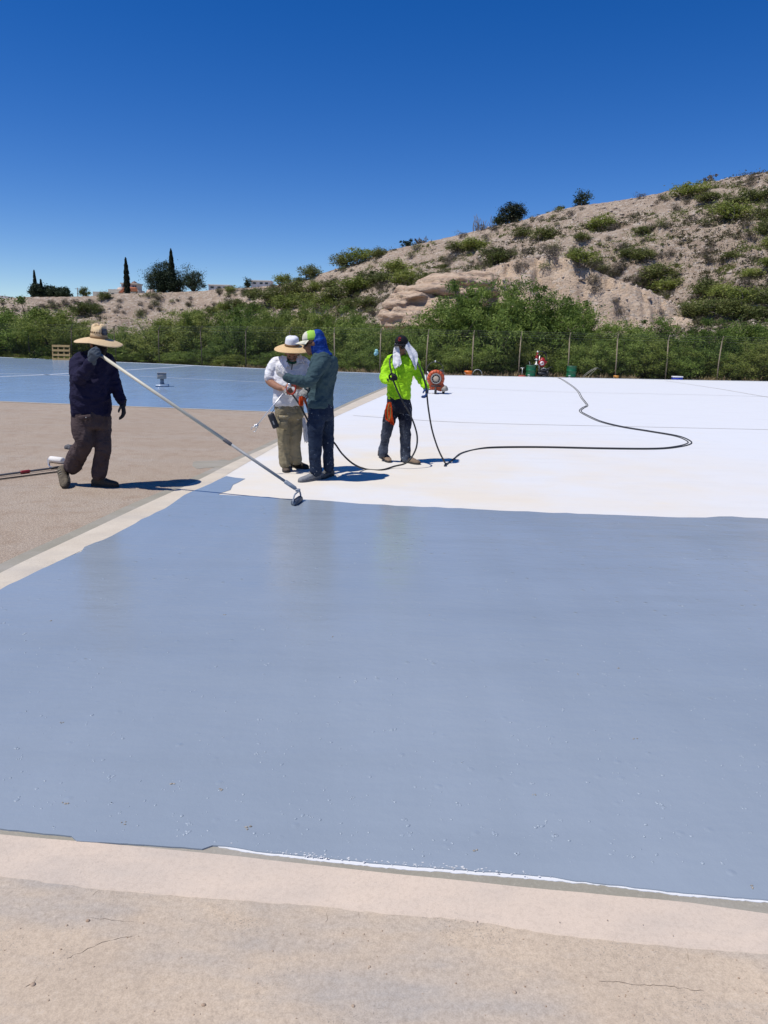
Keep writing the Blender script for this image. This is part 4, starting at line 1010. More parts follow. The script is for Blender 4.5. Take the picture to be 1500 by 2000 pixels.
# ---------------------------------------------------------------- man with the long pole
Y = 8.15
def A(u, v, dy=0): return P(u, v, Y + dy)
O = G(180, 950); O.z = 0
man = empty('person', O, 'person in navy sweatshirt and wide straw hat pushing a long paint roller pole', 'person')
yaw = R(32)
NAVY = fabric('navy_sweatshirt', (.013, .012, .034), (.020, .018, .046), (.16, .16, .17), .68, .9, 5, 30)
BRN = fabric('plum_brown_trousers', (.055, .038, .040), (.082, .060, .060), (.17, .145, .13), .70)
b = MB(O); HM = frame_of(R(48), R(8)); hc = A(193, 674)
head_geo(b, hc, HM, 1.02); limb(b, [A(192, 683, .02), A(186, 698, .02)], [.06, .065])
torso(b, [(A(181, 698), .15, .09, yaw), (A(178, 730), .17, .11, yaw), (A(177, 770), .17, .12, yaw), (A(178, 806), .17, .12, yaw)])
for pts, r_ in (([A(150, 704, -.06), A(155, 735, -.22), A(178, 708, -.30)], [.04, .036, .03]), ([A(209, 706, .10), A(223, 750, .10), A(238, 785, .02)], [.04, .036, .028]),
                ([A(162, 812), A(163, 862), A(140, 912, .1)], [.062, .045, .034]), ([A(200, 812, .06), A(201, 870, 0), A(192, 928, .05)], [.062, .045, .034])): limb(b, pts, r_)
b.build('body', M_SKIN2, man, voxel=.010, relax=2)
m = MB(O)                                             # dark mask over face and neck
q = lambda x, y, z: hc + HM @ Vector((x, y, z)); ax = [HM @ Vector(v) for v in ((1, 0, 0), (0, 1, 0), (0, 0, 1))]
m.ball(q(0, .012, .028), (.083, .102, .096), 18, 12, ax); m.ball(q(0, -.022, -.04), (.072, .085, .088), 16, 10, ax); m.tube([q(0, -.09, .01), q(0, -.117, -.025), q(0, -.1, -.05)], [.014, .018, .018], 8)
m.tube([q(0, .01, -.06), A(188, 692, .0), A(184, 700, .02)], [.075, .082, .13], 16)
m.build('face_mask', M_BLACKCLOTH, man, voxel=.009, relax=3, wrinkle=wr(.003, (20, 20, 30), 2))
t_ = MB(O)
torso(t_, [(A(184, 694, .02), .085, .085, yaw), (A(182, 698, .02), .16, .12, yaw), (A(181, 706, .02), .205, .14, yaw), (A(179, 722, .02), .215, .155, yaw), (A(178, 745, 0), .205, .162, yaw), (A(177, 770, -.01), .203, .168, yaw), (A(178, 792, 0), .205, .168, yaw), (A(178, 807, 0), .20, .165, yaw), (A(178, 812, 0), .19, .152, yaw)])
limb(t_, [A(166, 700, -.0), A(155, 705, -.04), A(151, 722, -.14), A(158, 737, -.24), A(168, 722, -.32), A(178, 708, -.36)], [.07, .083, .08, .074, .062, .05])
limb(t_, [A(206, 704, .12), A(218, 728, .12), A(225, 752, .10), A(233, 772, .05), A(239, 785, .0)], [.090, .076, .066, .056, .048])
t_.build('sweatshirt', NAVY, man, voxel=.014, relax=4, wrinkle=wr(.015, (8, 8, 13), 1))
l = MB(O)
torso(l, [(A(178, 800, 0), .188, .15, yaw), (A(179, 815, 0), .192, .155, yaw), (A(181, 828, 0), .186, .15, yaw), (A(183, 836, .0), .16, .13, yaw)])
limb(l, [A(160, 818, -.03), A(161, 842, -.07), A(164, 866, -.07), A(151, 890, .02), A(141, 911, .09)], [.112, .108, .098, .094, .088])
limb(l, [A(199, 818, .07), A(200, 842, .05), A(201, 872, .02), A(196, 902, .05), A(193, 926, .07)], [.106, .098, .086, .077, .074])
tr = l.build('trousers', BRN, man, voxel=.014, relax=4, wrinkle=wr(.013, (12, 12, 9), 4))
pk = MB(O); pc = A(166, 815, -.19); Mx = Matrix.Rotation(R(-8), 3, 'Y')
pk.box(pc, (.135, .016, .05), Mx, .006); pk.build('pocket_flap', BRN, tr)
pk = MB(O); pk.ball(A(168, 815.5, -.205), .007, 8, 5); pk.build('button', mat('steel', (.5, .5, .5), rough=.35, metal=1), tr)
BOOT = fabric('dusty_boot_leather', (.15, .125, .09), (.075, .062, .048), (.4, .38, .34), .60, .9, 16, 40)
f1 = G(136, 953); shoe(man, 'boot', A(128, 918, .22), f1 + Vector((-.01, -.05, .005)), A(140, 911, .11), O, BOOT, MSOLE, .054, (-.1, -1, .35), ht=1.05)
f2 = G(177, 950); f3 = G(232, 951); shoe(man, 'boot', f2 + Vector((0, .05, 0)), f3 + Vector((0, -.02, 0)), A(192, 928, .06), O, fabric('dark_boot_leather', (.085, .072, .055), (.06, .05, .04)), MSOLE, .052)
GLV = fabric('grey_work_glove', (.085, .105, .13), (.06, .075, .095), sc=14); GLB = fabric('black_work_glove', (.018, .019, .022), (.03, .03, .034), sc=14)
POLE_A, POLE_B = A(178.5, 681.5, -.36), Vector((0, 0, 0))
hit = G(586, 978); POLE_B = Vector((hit.x - .02, hit.y - .06, .13))
pd = (POLE_B - POLE_A).normalized()
h = MB(O); gp = POLE_A + pd * .075
h_w = A(180, 706, -.36); hd = (A(189, 688, -.43) - h_w).normalized()
hand_geo(h, h_w + hd * .008 + Vector((-.01, -.02, 0)), hd, Vector((.25, 1, .1)), 62, 1.28, 1, .0125); h.tube([A(179, 709, -.36), h_w + hd * .03], [.046, .038], 12)
h.build('glove', GLV, man, voxel=.006, relax=2)
h = MB(O); hand_geo(h, A(239.5, 789, -.01), A(243, 815, -.03) - A(239, 789, 0), Vector((-1, -.1, -.2)), 30, 1.12, -1, .012); h.tube([A(238.5, 782, .01), A(240, 793, -.01)], [.046, .034], 12)
h.build('glove', GLB, man, voxel=.006, relax=2)
HatM = Matrix.Rotation(R(6), 3, 'Y') @ Matrix.Rotation(R(3), 3, 'X')
hatc = A(193, 660.5)
hat = wide_hat(man, O, hatc, HatM, .086, .155, .248, ST1, ST1, mat('tan_band', (.33, .22, .11), (.26, .16, .08), 30, .8), lambda a, f: -.050 * f ** 1.6 * (.6 + .4 * abs(math.cos(a))) + .006 * math.sin(3 * a) * f - .012 * f * max(0, -math.sin(a)), .28, .86)
pb = MB(O); pc = hatc + HatM @ Vector((.078, -.052, .075)); Mp = HatM @ Matrix.Rotation(R(58), 3, 'Z') @ Matrix.Rotation(R(-8), 3, 'X')
pb.box(pc, (.062, .008, .072), Mp, .003); pt = pb.build('patch', mat('navy_patch', (.015, .02, .035), rough=.7), hat)
pb = MB(O)
for k, w_ in enumerate((.044, .036, .046, .030)): pb.box(pc + Mp @ Vector((0, -.0052, .024 - .0145 * k)), (w_, .002, .004), Mp)
pb.build('patch_lettering', mat('grey_lettering', (.25, .27, .3), rough=.8), pt, smooth=False)
pb = MB(O)
for j in range(22):
    a = 6.283 * j / 22; pb.box(hatc + HatM @ Vector((math.cos(a) * .0862, math.sin(a) * .0965, .062)), (.004, .012, .014), HatM @ Matrix.Rotation(a, 3, 'Z') @ Matrix.Rotation(R(35), 3, 'X'))
pb.build('vent_weave', mat('weave_holes', (.09, .05, .025), rough=.9), hat, smooth=False)

# roller on its pole
M_POLE = mat('pole_fibreglass', (.60, .57, .45), (.50, .48, .40), 8, .45); M_POLEG = mat('grey_pole', (.21, .22, .23), (.30, .31, .32), 20, .5); M_DKP = mat('paint_covered_steel', (.16, .19, .23), (.28, .32, .38), 30, .4); M_NAP = mat('paint_soaked_nap', (.045, .055, .075), (.075, .09, .12), 60, .45, .6, 120, .004)
RB = G(586, 986)
rl = empty('roller_pole', RB, 'long pale extension pole with a paint roller on its lower end', 'paint roller')
mid = POLE_A.lerp(POLE_B, .66)
mb = MB(RB); mb.tube([POLE_A + pd * .02, mid], .0175, 12); mb.build('pole', M_POLE, rl)
mb = MB(RB); mb.tube([mid - pd * .02, POLE_B - pd * .09], .016, 12); mb.build('inner_pole', M_POLEG, rl)
mb = MB(RB); mb.tube([mid - pd * .06, mid - pd * .05, mid + pd * .03, mid + pd * .04], [.018, .021, .021, .016], 12); mb.build('locking_collar', mat('dark_collar', (.10, .10, .11), rough=.5), rl)
mb = MB(RB); mb.tube([POLE_B - pd * .16, POLE_B - pd * .15, POLE_B - pd * .03, POLE_B - pd * .02], [.017, .024, .022, .016], 12); mb.build('threaded_tip', M_DKP, rl)
c0, c1 = G(574, 989), G(600, 970); c0.z = c1.z = .034; rd = (c1 - c0).normalized(); c1 = c0 + rd * .23
mb = MB(RB); mb.tube([c0, c0 + rd * .004, c0 + rd * .226, c1], [.026, .034, .034, .026], 18); sl = mb.build('roller_sleeve', M_NAP, rl)
mb = MB(RB); mb.tube([c0 - rd * .012, c0 + rd * .003], .02, 12); mb.build('end_cap', M_DKP, sl); mb = MB(RB); mb.tube([c1 - rd * .003, c1 + rd * .012], .02, 12); mb.build('end_cap', M_DKP, sl)
mb = MB(RB); tp = POLE_B
cA, cB = c0 - rd * .012, c1 + rd * .012
mb.tube(spline([tp - pd * .03, tp + pd * .02, cA.lerp(tp, .55) - rd * .03 + Vector((0, 0, .02)), cA - rd * .012 + Vector((0, 0, .03)), cA], 5), .0085, 8)
mb.tube(spline([tp + pd * .01, cB.lerp(tp, .55) + rd * .03 + Vector((0, 0, .025)), cB + rd * .012 + Vector((0, 0, .03)), cB], 5), .0085, 8)
mb.box(tp + pd * .005, (.05, .04, .03), None, .006); mb.build('roller_frame', M_DKP, rl)

# ---------------------------------------------------------------- man in the white shirt, with the spray gun
Y = 9.45
O = G(572, 919); O.z = 0
man = empty('person', O, 'person in white t-shirt and wide brimmed hat looking down at a spray gun', 'person')
yaw = R(12)
WSH = fabric('white_cotton', (.72, .72, .74), (.66, .66, .70), sc=3); KHA = fabric('khaki_cargo_cloth', (.29, .245, .16), (.22, .19, .12), (.72, .72, .70), .60, .9, 4, 16)
b = MB(O); HM = frame_of(R(8), R(26)); hc = A(570.5, 690, -.02)
head_geo(b, hc, HM, 1.03); limb(b, [A(570, 699, .04), A(569, 708, .06)], [.06, .064])
torso(b, [(A(567, 706, .05), .14, .09, yaw), (A(566, 740, .03), .15, .11, yaw), (A(565, 790, .02), .15, .11, yaw)])
limb(b, [A(541, 710, .04), A(529, 726, 0), A(526, 744, -.02), A(545, 757, -.22), A(553, 758, -.27)], [.05, .052, .052, .040, .031])
limb(b, [A(592, 710, .08), A(603, 745, .02), A(584, 755, -.22), A(578, 753, -.26)], [.058, .053, .040, .031])
for pts, r_ in (([A(555, 800, 0), A(556, 852, 0), A(556, 905, .02)], [.062, .045, .034]), ([A(577, 800, .06), A(578, 852, .06), A(579, 898, .08)], [.062, .045, .034])): limb(b, pts, r_)
hand_geo(b, A(553, 758, -.27), A(564, 762, -.34) - A(552, 757.5, -.27), Vector((.4, .2, -.75)), 55, 1.08, 1, .0105)
hand_geo(b, A(578, 753, -.26), A(567, 751, -.33) - A(579, 753, -.26), Vector((-.2, .2, -.9)), 60, 1.08, -1, .0105)
body = b.build('body', M_SKIN, man, voxel=.0075, relax=2)
bd = MB(O); q = lambda x, y, z: hc + HM @ Vector((x, y, z)); ax = [HM @ Vector(v) for v in ((1, 0, 0), (0, 1, 0), (0, 0, 1))]
bd.ball(q(0, -.058, -.10), (.042, .034, .026), 12, 8, ax); bd.tube([q(-.058, -.02, -.06), q(-.045, -.062, -.088), q(0, -.09, -.105), q(.045, -.062, -.088), q(.058, -.02, -.06)], [.012, .016, .018, .016, .012], 8); bd.tube([q(-.026, -.092, -.055), q(0, -.104, -.049), q(.026, -.092, -.055)], [.006, .008, .006], 6)
bd.build('beard', mat('grey_white_beard', (.62, .60, .57), (.4, .38, .35), 90, .9, .5, 200, .003), man, voxel=.006, relax=2)
ey = MB(O)
for sx in (-1, 1): ey.ball(q(sx * .03, -.082, .0), (.012, .008, .008), 8, 6, ax)
ey.build('eyes', mat('dark_eye', (.03, .02, .015), rough=.2), man)
t_ = MB(O)
torso(t_, [(A(569, 702, .05), .085, .075, yaw), (A(568, 705, .05), .15, .105, yaw), (A(567, 712, .05), .195, .125, yaw), (A(566, 726, .04), .20, .145, yaw), (A(565, 748, .02), .20, .16, yaw), (A(564.5, 770, .0), .198, .17, yaw), (A(564, 786, .0), .195, .165, yaw), (A(564, 792, 0), .185, .155, yaw)])
limb(t_, [A(552, 704, .05), A(541, 708, .04), A(533, 716, .02), A(529, 726, .0), A(527, 737, -.02)], [.055, .072, .074, .074, .072]); limb(t_, [A(584, 704, .07), A(593, 708, .08), A(600, 720, .06), A(603, 736, .04)], [.055, .072, .073, .072])
t_.build('tee_shirt', WSH, man, voxel=.013, relax=3, wrinkle=wr(.012, (9, 9, 12), 11))
drape('neck_cloth', [(A(551, 694, .03), A(560, 697, -.07)), (A(545, 704, -.02), A(561, 706, -.13)), (A(544, 716, -.06), A(566, 718, -.15))], WSH, man, O, .006, .008, 2, 2)
drape('neck_cloth', [(A(580, 696, -.05), A(588, 692, .05)), (A(579, 703, -.11), A(592, 700, -.03)), (A(580, 709, -.13), A(594, 706, -.05))], WSH, man, O, .006, .006, 2, 3)
kb = MB(O); kb.tube(spline([A(560, 699, -.02), A(563, 706, -.10), A(571, 709, -.13), A(580, 706, -.10), A(583, 699, -.02)], 4), [.016] * 17, 8); kb.ball(A(562, 707, -.12), (.022, .012, .026), 8, 6)
kb.build('green_neckerchief', fabric('green_cloth', (.012, .06, .035), (.02, .085, .05)), man, voxel=.006)
kb = MB(O); kb.tube(spline([A(571, 709, -.14), A(570.5, 715, -.155), A(569.5, 722, -.155)], 4), .006, 6); kb.build('neck_cord', M_BLACKCLOTH, man)
l = MB(O)
torso(l, [(A(565, 785, .02), .182, .15, yaw), (A(565, 800, .02), .185, .155, yaw), (A(566, 812, .02), .18, .15, yaw), (A(566, 818, .02), .13, .11, yaw)])
limb(l, [A(554, 806, 0), A(555, 830, -.02), A(555.5, 856, -.02), A(555.5, 880, .01), A(556, 905, .02)], [.100, .094, .080, .074, .078]); limb(l, [A(577, 806, .07), A(578, 830, .06), A(576, 854, .05), A(576, 878, .07), A(578, 898, .09)], [.098, .092, .078, .070, .074])
tr = l.build('cargo_trousers', KHA, man, voxel=.014, relax=3, wrinkle=wr(.011, (13, 13, 8), 14))
for (u, v, dy) in ((553, 826, -.155),):
    pk = MB(O); pk.box(A(u, v, dy), (.12, .022, .15), Matrix.Rotation(R(3), 3, 'Y'), .008); po = pk.build('cargo_pocket', KHA, tr); pk = MB(O); pk.box(A(u, v - 11, dy - .012), (.128, .02, .045), Matrix.Rotation(R(3), 3, 'Y'), .006); pk.build('pocket_flap', KHA, po)
SHB = fabric('brown_shoe_leather', (.115, .09, .072), (.08, .064, .05))
g1 = G(557, 906 + 6); g2 = G(559, 923); shoe(man, 'shoe', g1 + Vector((0, .06, 0)), g2 + Vector((.01, -.05, 0)), A(556, 904, .02), O, SHB, MSOLE, .050)
g1 = G(568, 914); g2 = G(602, 917); shoe(man, 'shoe', g1 + Vector((0, .06, 0)), g2 + Vector((0, .0, 0)), A(579, 899, .1), O, fabric('dark_brown_leather', (.05, .04, .034), (.035, .03, .026)), MSOLE, .047)
HatM = Matrix.Rotation(R(2), 3, 'Y') @ Matrix.Rotation(R(14), 3, 'X')
CW = mat('white_cap_cloth', (.74, .75, .79), (.68, .69, .74), 20, .8, .3, 60, .003)
hat = wide_hat(man, O, A(570.5, 675, -.03), HatM, .090, .120, .222, CW, ST2, mat('brown_band', (.23, .13, .05), (.18, .10, .04), 30, .7), lambda a, f: -.040 * f ** 1.4 - .008 * f * math.cos(2 * a), .05, .86)
# the spray gun he holds
M_CHR = mat('brushed_aluminium', (.60, .61, .63), rough=.32, metal=.85); M_REDP = mat('red_plastic', (.42, .045, .025), (.32, .03, .02), 20, .45); M_BLKR = mat('black_rubber', (.012, .012, .012), (.02, .02, .02), 30, .55)
gb = A(566, 753, -.36); tipw = A(500, 833, -.30)
sg = empty('spray_gun', gb, 'airless spray gun with long metal wand and red trigger guard held by white shirt man', 'spray gun'); d = (tipw - gb).normalized()
mb = MB(gb); mb.tube([gb - d * .02, gb + d * .12], .016, 10); mb.box(gb, (.04, .035, .06), None, .008); mb.build('gun_body', M_CHR, sg)
mb = MB(gb); mb.tube(spline([gb + Vector((.02, 0, .02)), gb + Vector((.07, 0, -.01)), gb + Vector((.06, 0, -.075)), gb + Vector((.02, 0, -.11))], 4), .011, 8); mb.build('grip', M_REDP, sg)
mb = MB(gb); mb.tube(spline([gb + Vector((-.02, 0, .0)), gb + Vector((-.04, -.01, -.05)), gb + Vector((-.005, -.01, -.10)), gb + Vector((.03, 0, -.10))], 4), .006, 8); mb.build('trigger_guard', M_REDP, sg)
mb = MB(gb); mb.tube([gb + d * .10, tipw], .0085, 10); wa = mb.build('wand', mat('pale_wand_metal', (.68, .68, .70), rough=.35, metal=.6), sg)
mb = MB(gb); mb.tube([tipw - d * .035, tipw - d * .03, tipw + d * .012, tipw + d * .016], [.012, .021, .021, .014], 12); nz = mb.build('nozzle', M_CHR, wa)
mb = MB(gb); sdv = d.cross(Vector((0, 1, 0))).normalized()
for sg_ in (-1, 1): mb.tube(spline([tipw, tipw + d * .03 + sdv * .024 * sg_, tipw + d * .06 + sdv * .03 * sg_, tipw + d * .07 + sdv * .014 * sg_], 4), .0055, 6)
mb.tube([tipw - sdv * .03, tipw + sdv * .03], .008, 8); mb.build('tip_guard', M_CHR, nz)
# things hanging at his belt
sb = A(534, 822, -.22); sp = empty('portable_speaker', sb, 'black cylindrical speaker hanging on a cord at the khaki trousers', 'speaker')
Ms = Matrix.Rotation(R(-22), 3, 'Y'); axs = Ms @ Vector((0, 0, 1)); mb = MB(sb); mb.tube([sb - axs * .095, sb - axs * .088, sb - axs * .07, sb + axs * .07, sb + axs * .088, sb + axs * .095], [.03, .041, .043, .043, .041, .03], 18); mb.build('cylinder', mat('black_mesh_cloth', (.010, .013, .02), (.016, .02, .03), 90, .7), sp)
mb = MB(sb); mb.box(sb + Ms @ Vector((0, -.044, -.02)), (.014, .002, .05), Ms); mb.build('lettering_mark', mat('grey_mark', (.22, .23, .25), rough=.6), sp, smooth=False)
mb = MB(sb); mb.tube(spline([A(535.5, 786, -.17), A(536, 798, -.2), sb + axs * .09], 5), .004, 6); mb.build('cord', M_BLKR, sp)
rb = A(597, 818, -.02); rg = empty('white_rag', rb, 'long white rag hanging between the khaki trousers and the dark jeans', 'rag')
drape('cloth', [(A(591, 816, -.04), A(595, 815, -.02)), (A(591, 832, -.05), A(601, 832, 0)), (A(593, 850, -.05), A(604, 852, 0)), (A(596, 864, -.04), A(603, 862, 0))], WSH, rg, rb, .005, .014, 2.5, 6)

# ---------------------------------------------------------------- man in teal with the blue hood
Y = 8.95
O = G(618, 934); O.z = 0
man = empty('person', O, 'person in teal long sleeve shirt and blue hood under a green cap, seen in profile', 'person')
yaw = R(-118)
TEAL = fabric('teal_jersey', (.036, .066, .078), (.050, .086, .098), sc=4); JEAN = fabric('dark_denim_splattered', (.012, .020, .042), (.026, .040, .072), (.55, .6, .65), .645, .9, 9, 34)
b = MB(O); HM = frame_of(R(-84), R(16)); hc = A(610.5, 671)
head_geo(b, hc, HM, 1.03); limb(b, [A(617, 681), A(626, 695)], [.058, .064])
torso(b, [(A(631, 700), .14, .09, yaw), (A(630, 740), .14, .1, yaw), (A(627, 790), .14, .11, yaw)])
limb(b, [A(630, 704, -.16), A(601, 744, -.28), A(560, 737, -.22)], [.04, .036, .028]); limb(b, [A(622, 704, .18), A(606, 745, .22), A(594, 766, .12)], [.04, .036, .028])
for pts, r_ in (([A(618, 798, -.09), A(615, 850, -.10), A(617, 916, -.06)], [.062, .045, .034]), ([A(637, 798, .08), A(640, 850, .08), A(642, 912, .06)], [.062, .045, .034])): limb(b, pts, r_)
b.build('body', M_SKIN2, man, voxel=.009, relax=2)
q = lambda x, y, z: hc + HM @ Vector((x, y, z)); ax = [HM @ Vector(v) for v in ((1, 0, 0), (0, 1, 0), (0, 0, 1))]
mb = MB(O)
for sx in (-1, 1): mb.ball(q(sx * .034, -.088, .005), (.030, .014, .021), 12, 8, ax); mb.tube([q(sx * .06, -.08, .012), q(sx * .082, -.02, .012), q(sx * .084, .02, .01)], .005, 6)
mb.build('sunglasses', mat('black_lens', (.01, .01, .012), rough=.12), man)
BLUEH = fabric('royal_blue_hood', (.005, .034, .20), (.007, .048, .27), sc=6, rough=.6)
m = MB(O)
m.ball(A(619, 664.5, .0), (.082, .098, .108), 18, 12, (Vector((0, 1, 0)), Vector((1, 0, 0)), Vector((0, 0, 1))))
m.ball(A(620.5, 658, 0), (.078, .07, .084), 16, 10)
m.tube([A(621, 664), A(624, 675), A(626.5, 684, .0), A(628, 691, .0), A(630, 698, .0)], [.095, .088, .088, .105, .13], 18, .95)
m.tube([A(617, 676, -.02), A(617, 686, -.02), A(618.5, 693, -.02)], [.07, .058, .04], 12)
m.build('hood', BLUEH, man, voxel=.009, relax=3, wrinkle=wr(.006, (20, 20, 9), 21))
CREAM = mat('cream_cap_cloth', (.66, .64, .52), (.60, .58, .46), 25, .8); LIME = mat('lime_mesh', (.33, .60, .07), (.27, .52, .05), 60, .8)
capM = HM @ Matrix.Rotation(R(-8), 3, 'X')
cap, cq = cap_geo(man, O, q(0, .002, .045), capM, CREAM, LIME, CREAM, (.092, .112, .110), .085, 'cap', -.045)
t_ = MB(O)
torso(t_, [(A(628, 690, 0), .075, .075, yaw), (A(630, 693, 0), .13, .105, yaw), (A(632, 700, 0), .19, .130, yaw), (A(633, 716, 0), .195, .142, yaw), (A(632, 738, 0), .185, .132, yaw), (A(629, 760, 0), .175, .12, yaw), (A(627, 778, 0), .178, .125, yaw), (A(626, 790, 0), .182, .134, yaw), (A(626, 795, 0), .175, .126, yaw)])
limb(t_, [A(632, 704, -.16), A(619, 723, -.24), A(602, 744, -.30), A(580, 742, -.28), A(560, 737, -.24)], [.088, .078, .068, .056, .045])
limb(t_, [A(622, 706, .17), A(612, 726, .22), A(606, 746, .22), A(596, 763, .14)], [.084, .074, .064, .05])
t_.build('long_sleeve_shirt', TEAL, man, voxel=.013, relax=3, wrinkle=wr(.014, (9, 9, 13), 22))
l = MB(O)
torso(l, [(A(626, 788, 0), .178, .128, yaw), (A(626, 802, 0), .182, .132, yaw), (A(627, 814, 0), .176, .13, yaw), (A(628, 820, 0), .13, .10, yaw)])
limb(l, [A(618.5, 806, -.08), A(616, 830, -.10), A(615.5, 852, -.10), A(616, 885, -.08), A(617, 920, -.05)], [.108, .100, .084, .072, .075]); limb(l, [A(636, 806, .09), A(638, 830, .09), A(640, 850, .09), A(641, 884, .08), A(642, 913, .07)], [.102, .094, .078, .066, .068])
l.build('jeans', JEAN, man, voxel=.013, relax=3, wrinkle=wr(.010, (13, 13, 10), 24))
SHG = fabric('grey_painted_shoe', (.22, .23, .245), (.16, .165, .18), (.5, .52, .55), .66)
g1 = G(630, 936); g2 = G(584, 943); shoe(man, 'shoe', g1 + Vector((0, .02, 0)), g2, A(618, 918, -.05), O, SHG, mat('grey_sole', (.12, .12, .125), rough=.9), .05)
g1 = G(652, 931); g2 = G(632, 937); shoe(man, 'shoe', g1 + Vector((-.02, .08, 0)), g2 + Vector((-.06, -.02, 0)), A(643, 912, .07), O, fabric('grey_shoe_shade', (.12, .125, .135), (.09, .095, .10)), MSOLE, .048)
WGL = fabric('white_knit_glove', (.62, .60, .58), (.55, .54, .52), sc=14); GGL = fabric('grey_knit_glove', (.22, .22, .22), (.36, .36, .35), sc=30)
h = MB(O); w_ = A(558, 737, -.24); hand_geo(h, w_, A(547, 730, -.24) - w_, Vector((.1, .6, .7)), 34, 1.12, -1, .012); h.tube([A(561, 737.5, -.24), w_], [.048, .038], 12)
gl = h.build('glove', WGL, man, voxel=.006, relax=2)
h = MB(O); w_ = A(596, 763, .12); hand_geo(h, w_, A(588, 775, -.04) - w_, Vector((-.2, -.5, -.4)), 60, 1.12, 1, .012); h.tube([A(598, 760, .15), w_], [.048, .038], 12); h.build('glove', GGL, man, voxel=.006, relax=2)
rb = A(590, 776, -.05); rg = empty('orange_rag', rb, 'orange red rag gripped low in the grey glove beside the dark jeans', 'rag')
ORG = fabric('orange_red_cloth', (.60, .075, .012), (.48, .05, .01)); drape('cloth', [(A(584.5, 774, -.08), A(592, 773, -.06)), (A(584, 784, -.09), A(593, 784, -.06)), (A(584.5, 792, -.09), A(592.5, 791, -.06))], ORG, rg, rb, .006, .008, 2, 8)
drape('cloth_tail', [(A(591, 774, -.03), A(596, 776, 0)), (A(596, 788, -.03), A(601, 788, 0)), (A(601, 803, -.03), A(604, 801, 0))], fabric('red_brown_cloth', (.26, .05, .025), (.2, .04, .02)), rg, rb, .006, .006, 1.5, 9)

# ---------------------------------------------------------------- man in the lime shirt, carrying the hose
Y = 10.42
O = G(775, 903); O.z = 0
man = empty('person', O, 'person in lime green long sleeve shirt and black cap carrying the black hose', 'person')
yaw = R(-14)
LIMES = fabric('hi_vis_lime', (.36, .72, .02), (.31, .62, .015), (.66, .80, .30), .66, .7, 4, 18); DEN = fabric('black_denim', (.010, .012, .022), (.020, .024, .040), (.34, .37, .42), .62, .9, 4, 24, (.11, .13, .17))
DEN2 = None
b = MB(O); HM = frame_of(R(-16), R(8)); hc = A(784, 678)
head_geo(b, hc, HM, 1.03); limb(b, [A(785, 688, .03), A(784, 699, .04)], [.06, .064])
torso(b, [(A(784, 700, .02), .14, .09, yaw), (A(781, 740), .14, .10, yaw), (A(779, 778), .13, .10, yaw)])
limb(b, [A(759, 703, .02), A(752, 737, -.06), A(763, 741, -.22)], [.04, .036, .028]); limb(b, [A(808, 705, .04), A(819, 739, .02), A(833, 757, -.08)], [.04, .036, .028])
for pts, r_ in (([A(766, 785, .02), A(757, 835, .0), A(748, 884, .10)], [.062, .045, .034]), ([A(791, 785, .0), A(791, 838, -.02), A(791, 893, .02)], [.062, .045, .034])): limb(b, pts, r_)
b.build('body', M_SKIN2, man, voxel=.009, relax=2)
q = lambda x, y, z: hc + HM @ Vector((x, y, z)); ax = [HM @ Vector(v) for v in ((1, 0, 0), (0, 1, 0), (0, 0, 1))]
mb = MB(O)
for sx in (-1, 1): mb.ball(q(sx * .034, -.088, .008), (.030, .014, .019), 12, 8, ax)
mb.tube([q(-.08, -.03, .012), q(-.055, -.083, .014), q(0, -.103, .014), q(.055, -.083, .014), q(.08, -.03, .012)], .005, 6); mb.build('sunglasses', mat('black_lens', (.01, .01, .012), rough=.12), man)
BLK = fabric('black_cap_cloth', (.010, .010, .013), (.016, .016, .02), sc=20)
cap, cq = cap_geo(man, O, q(0, .004, .052), HM @ Matrix.Rotation(R(-4), 3, 'X'), BLK, BLK, BLK, (.094, .112, .105), .075, 'cap')
mb = MB(O); S_ = [(-.016, .072), (-.004, .083), (.012, .078), (.012, .068), (-.004, .062), (-.016, .055), (-.012, .043), (.004, .038), (.018, .046)]
pts = [cq(x, -.112 * math.sqrt(max(.05, 1 - (z / .112) ** 2)) - .004, z) for x, z in S_]; mb.tube(spline(pts, 3), .0042, 6); mb.build('red_emblem', mat('red_thread', (.30, .01, .012), rough=.8), cap)
drape('head_cloth', [(A(771, 671, -.07), A(777, 672, -.115)), (A(769, 682, -.06), A(779, 683, -.13)), (A(767.5, 700, -.10), A(782, 700, -.17)), (A(768, 711, -.15), A(784, 709, -.18)), (A(771, 720, -.17), A(781, 714, -.18))], WSH, man, O, .006, .010, 1.6, 12)
drape('head_cloth', [(A(788, 671, -.11), A(797, 667, -.02)), (A(792, 680, -.12), A(804, 676, -.01)), (A(798, 690, -.13), A(814, 690, -.02)), (A(803, 703, -.14), A(815.5, 701, -.05)), (A(808, 714, -.13), A(814, 711, -.07)), (A(811, 721, -.12), A(813, 720, -.08))], WSH, man, O, .006, .010, 1.3, 13)
t_ = MB(O)
torso(t_, [(A(784.5, 693.5, .02), .082, .075, yaw), (A(784.5, 696, .02), .13, .10, yaw), (A(784, 702, .02), .185, .12, yaw), (A(783, 716, .01), .192, .135, yaw), (A(781, 738, 0), .17, .128, yaw), (A(779.5, 758, 0), .16, .126, yaw), (A(779, 773, 0), .164, .13, yaw), (A(779, 780, 0), .162, .128, yaw)])
limb(t_, [A(773, 700, .02), A(763, 704, .02), A(755, 720, -.0), A(751.5, 737, -.06), A(758, 743, -.16), A(763, 741, -.22)], [.06, .078, .074, .068, .058, .05])
limb(t_, [A(796, 701, .04), A(806, 706, .05), A(814, 722, .05), A(820, 739, .02), A(827, 749, -.03), A(832, 756, -.07)], [.06, .076, .072, .064, .056, .05])
t_.build('lime_shirt', LIMES, man, voxel=.013, relax=3, wrinkle=wr(.014, (9, 9, 12), 31))
l = MB(O)
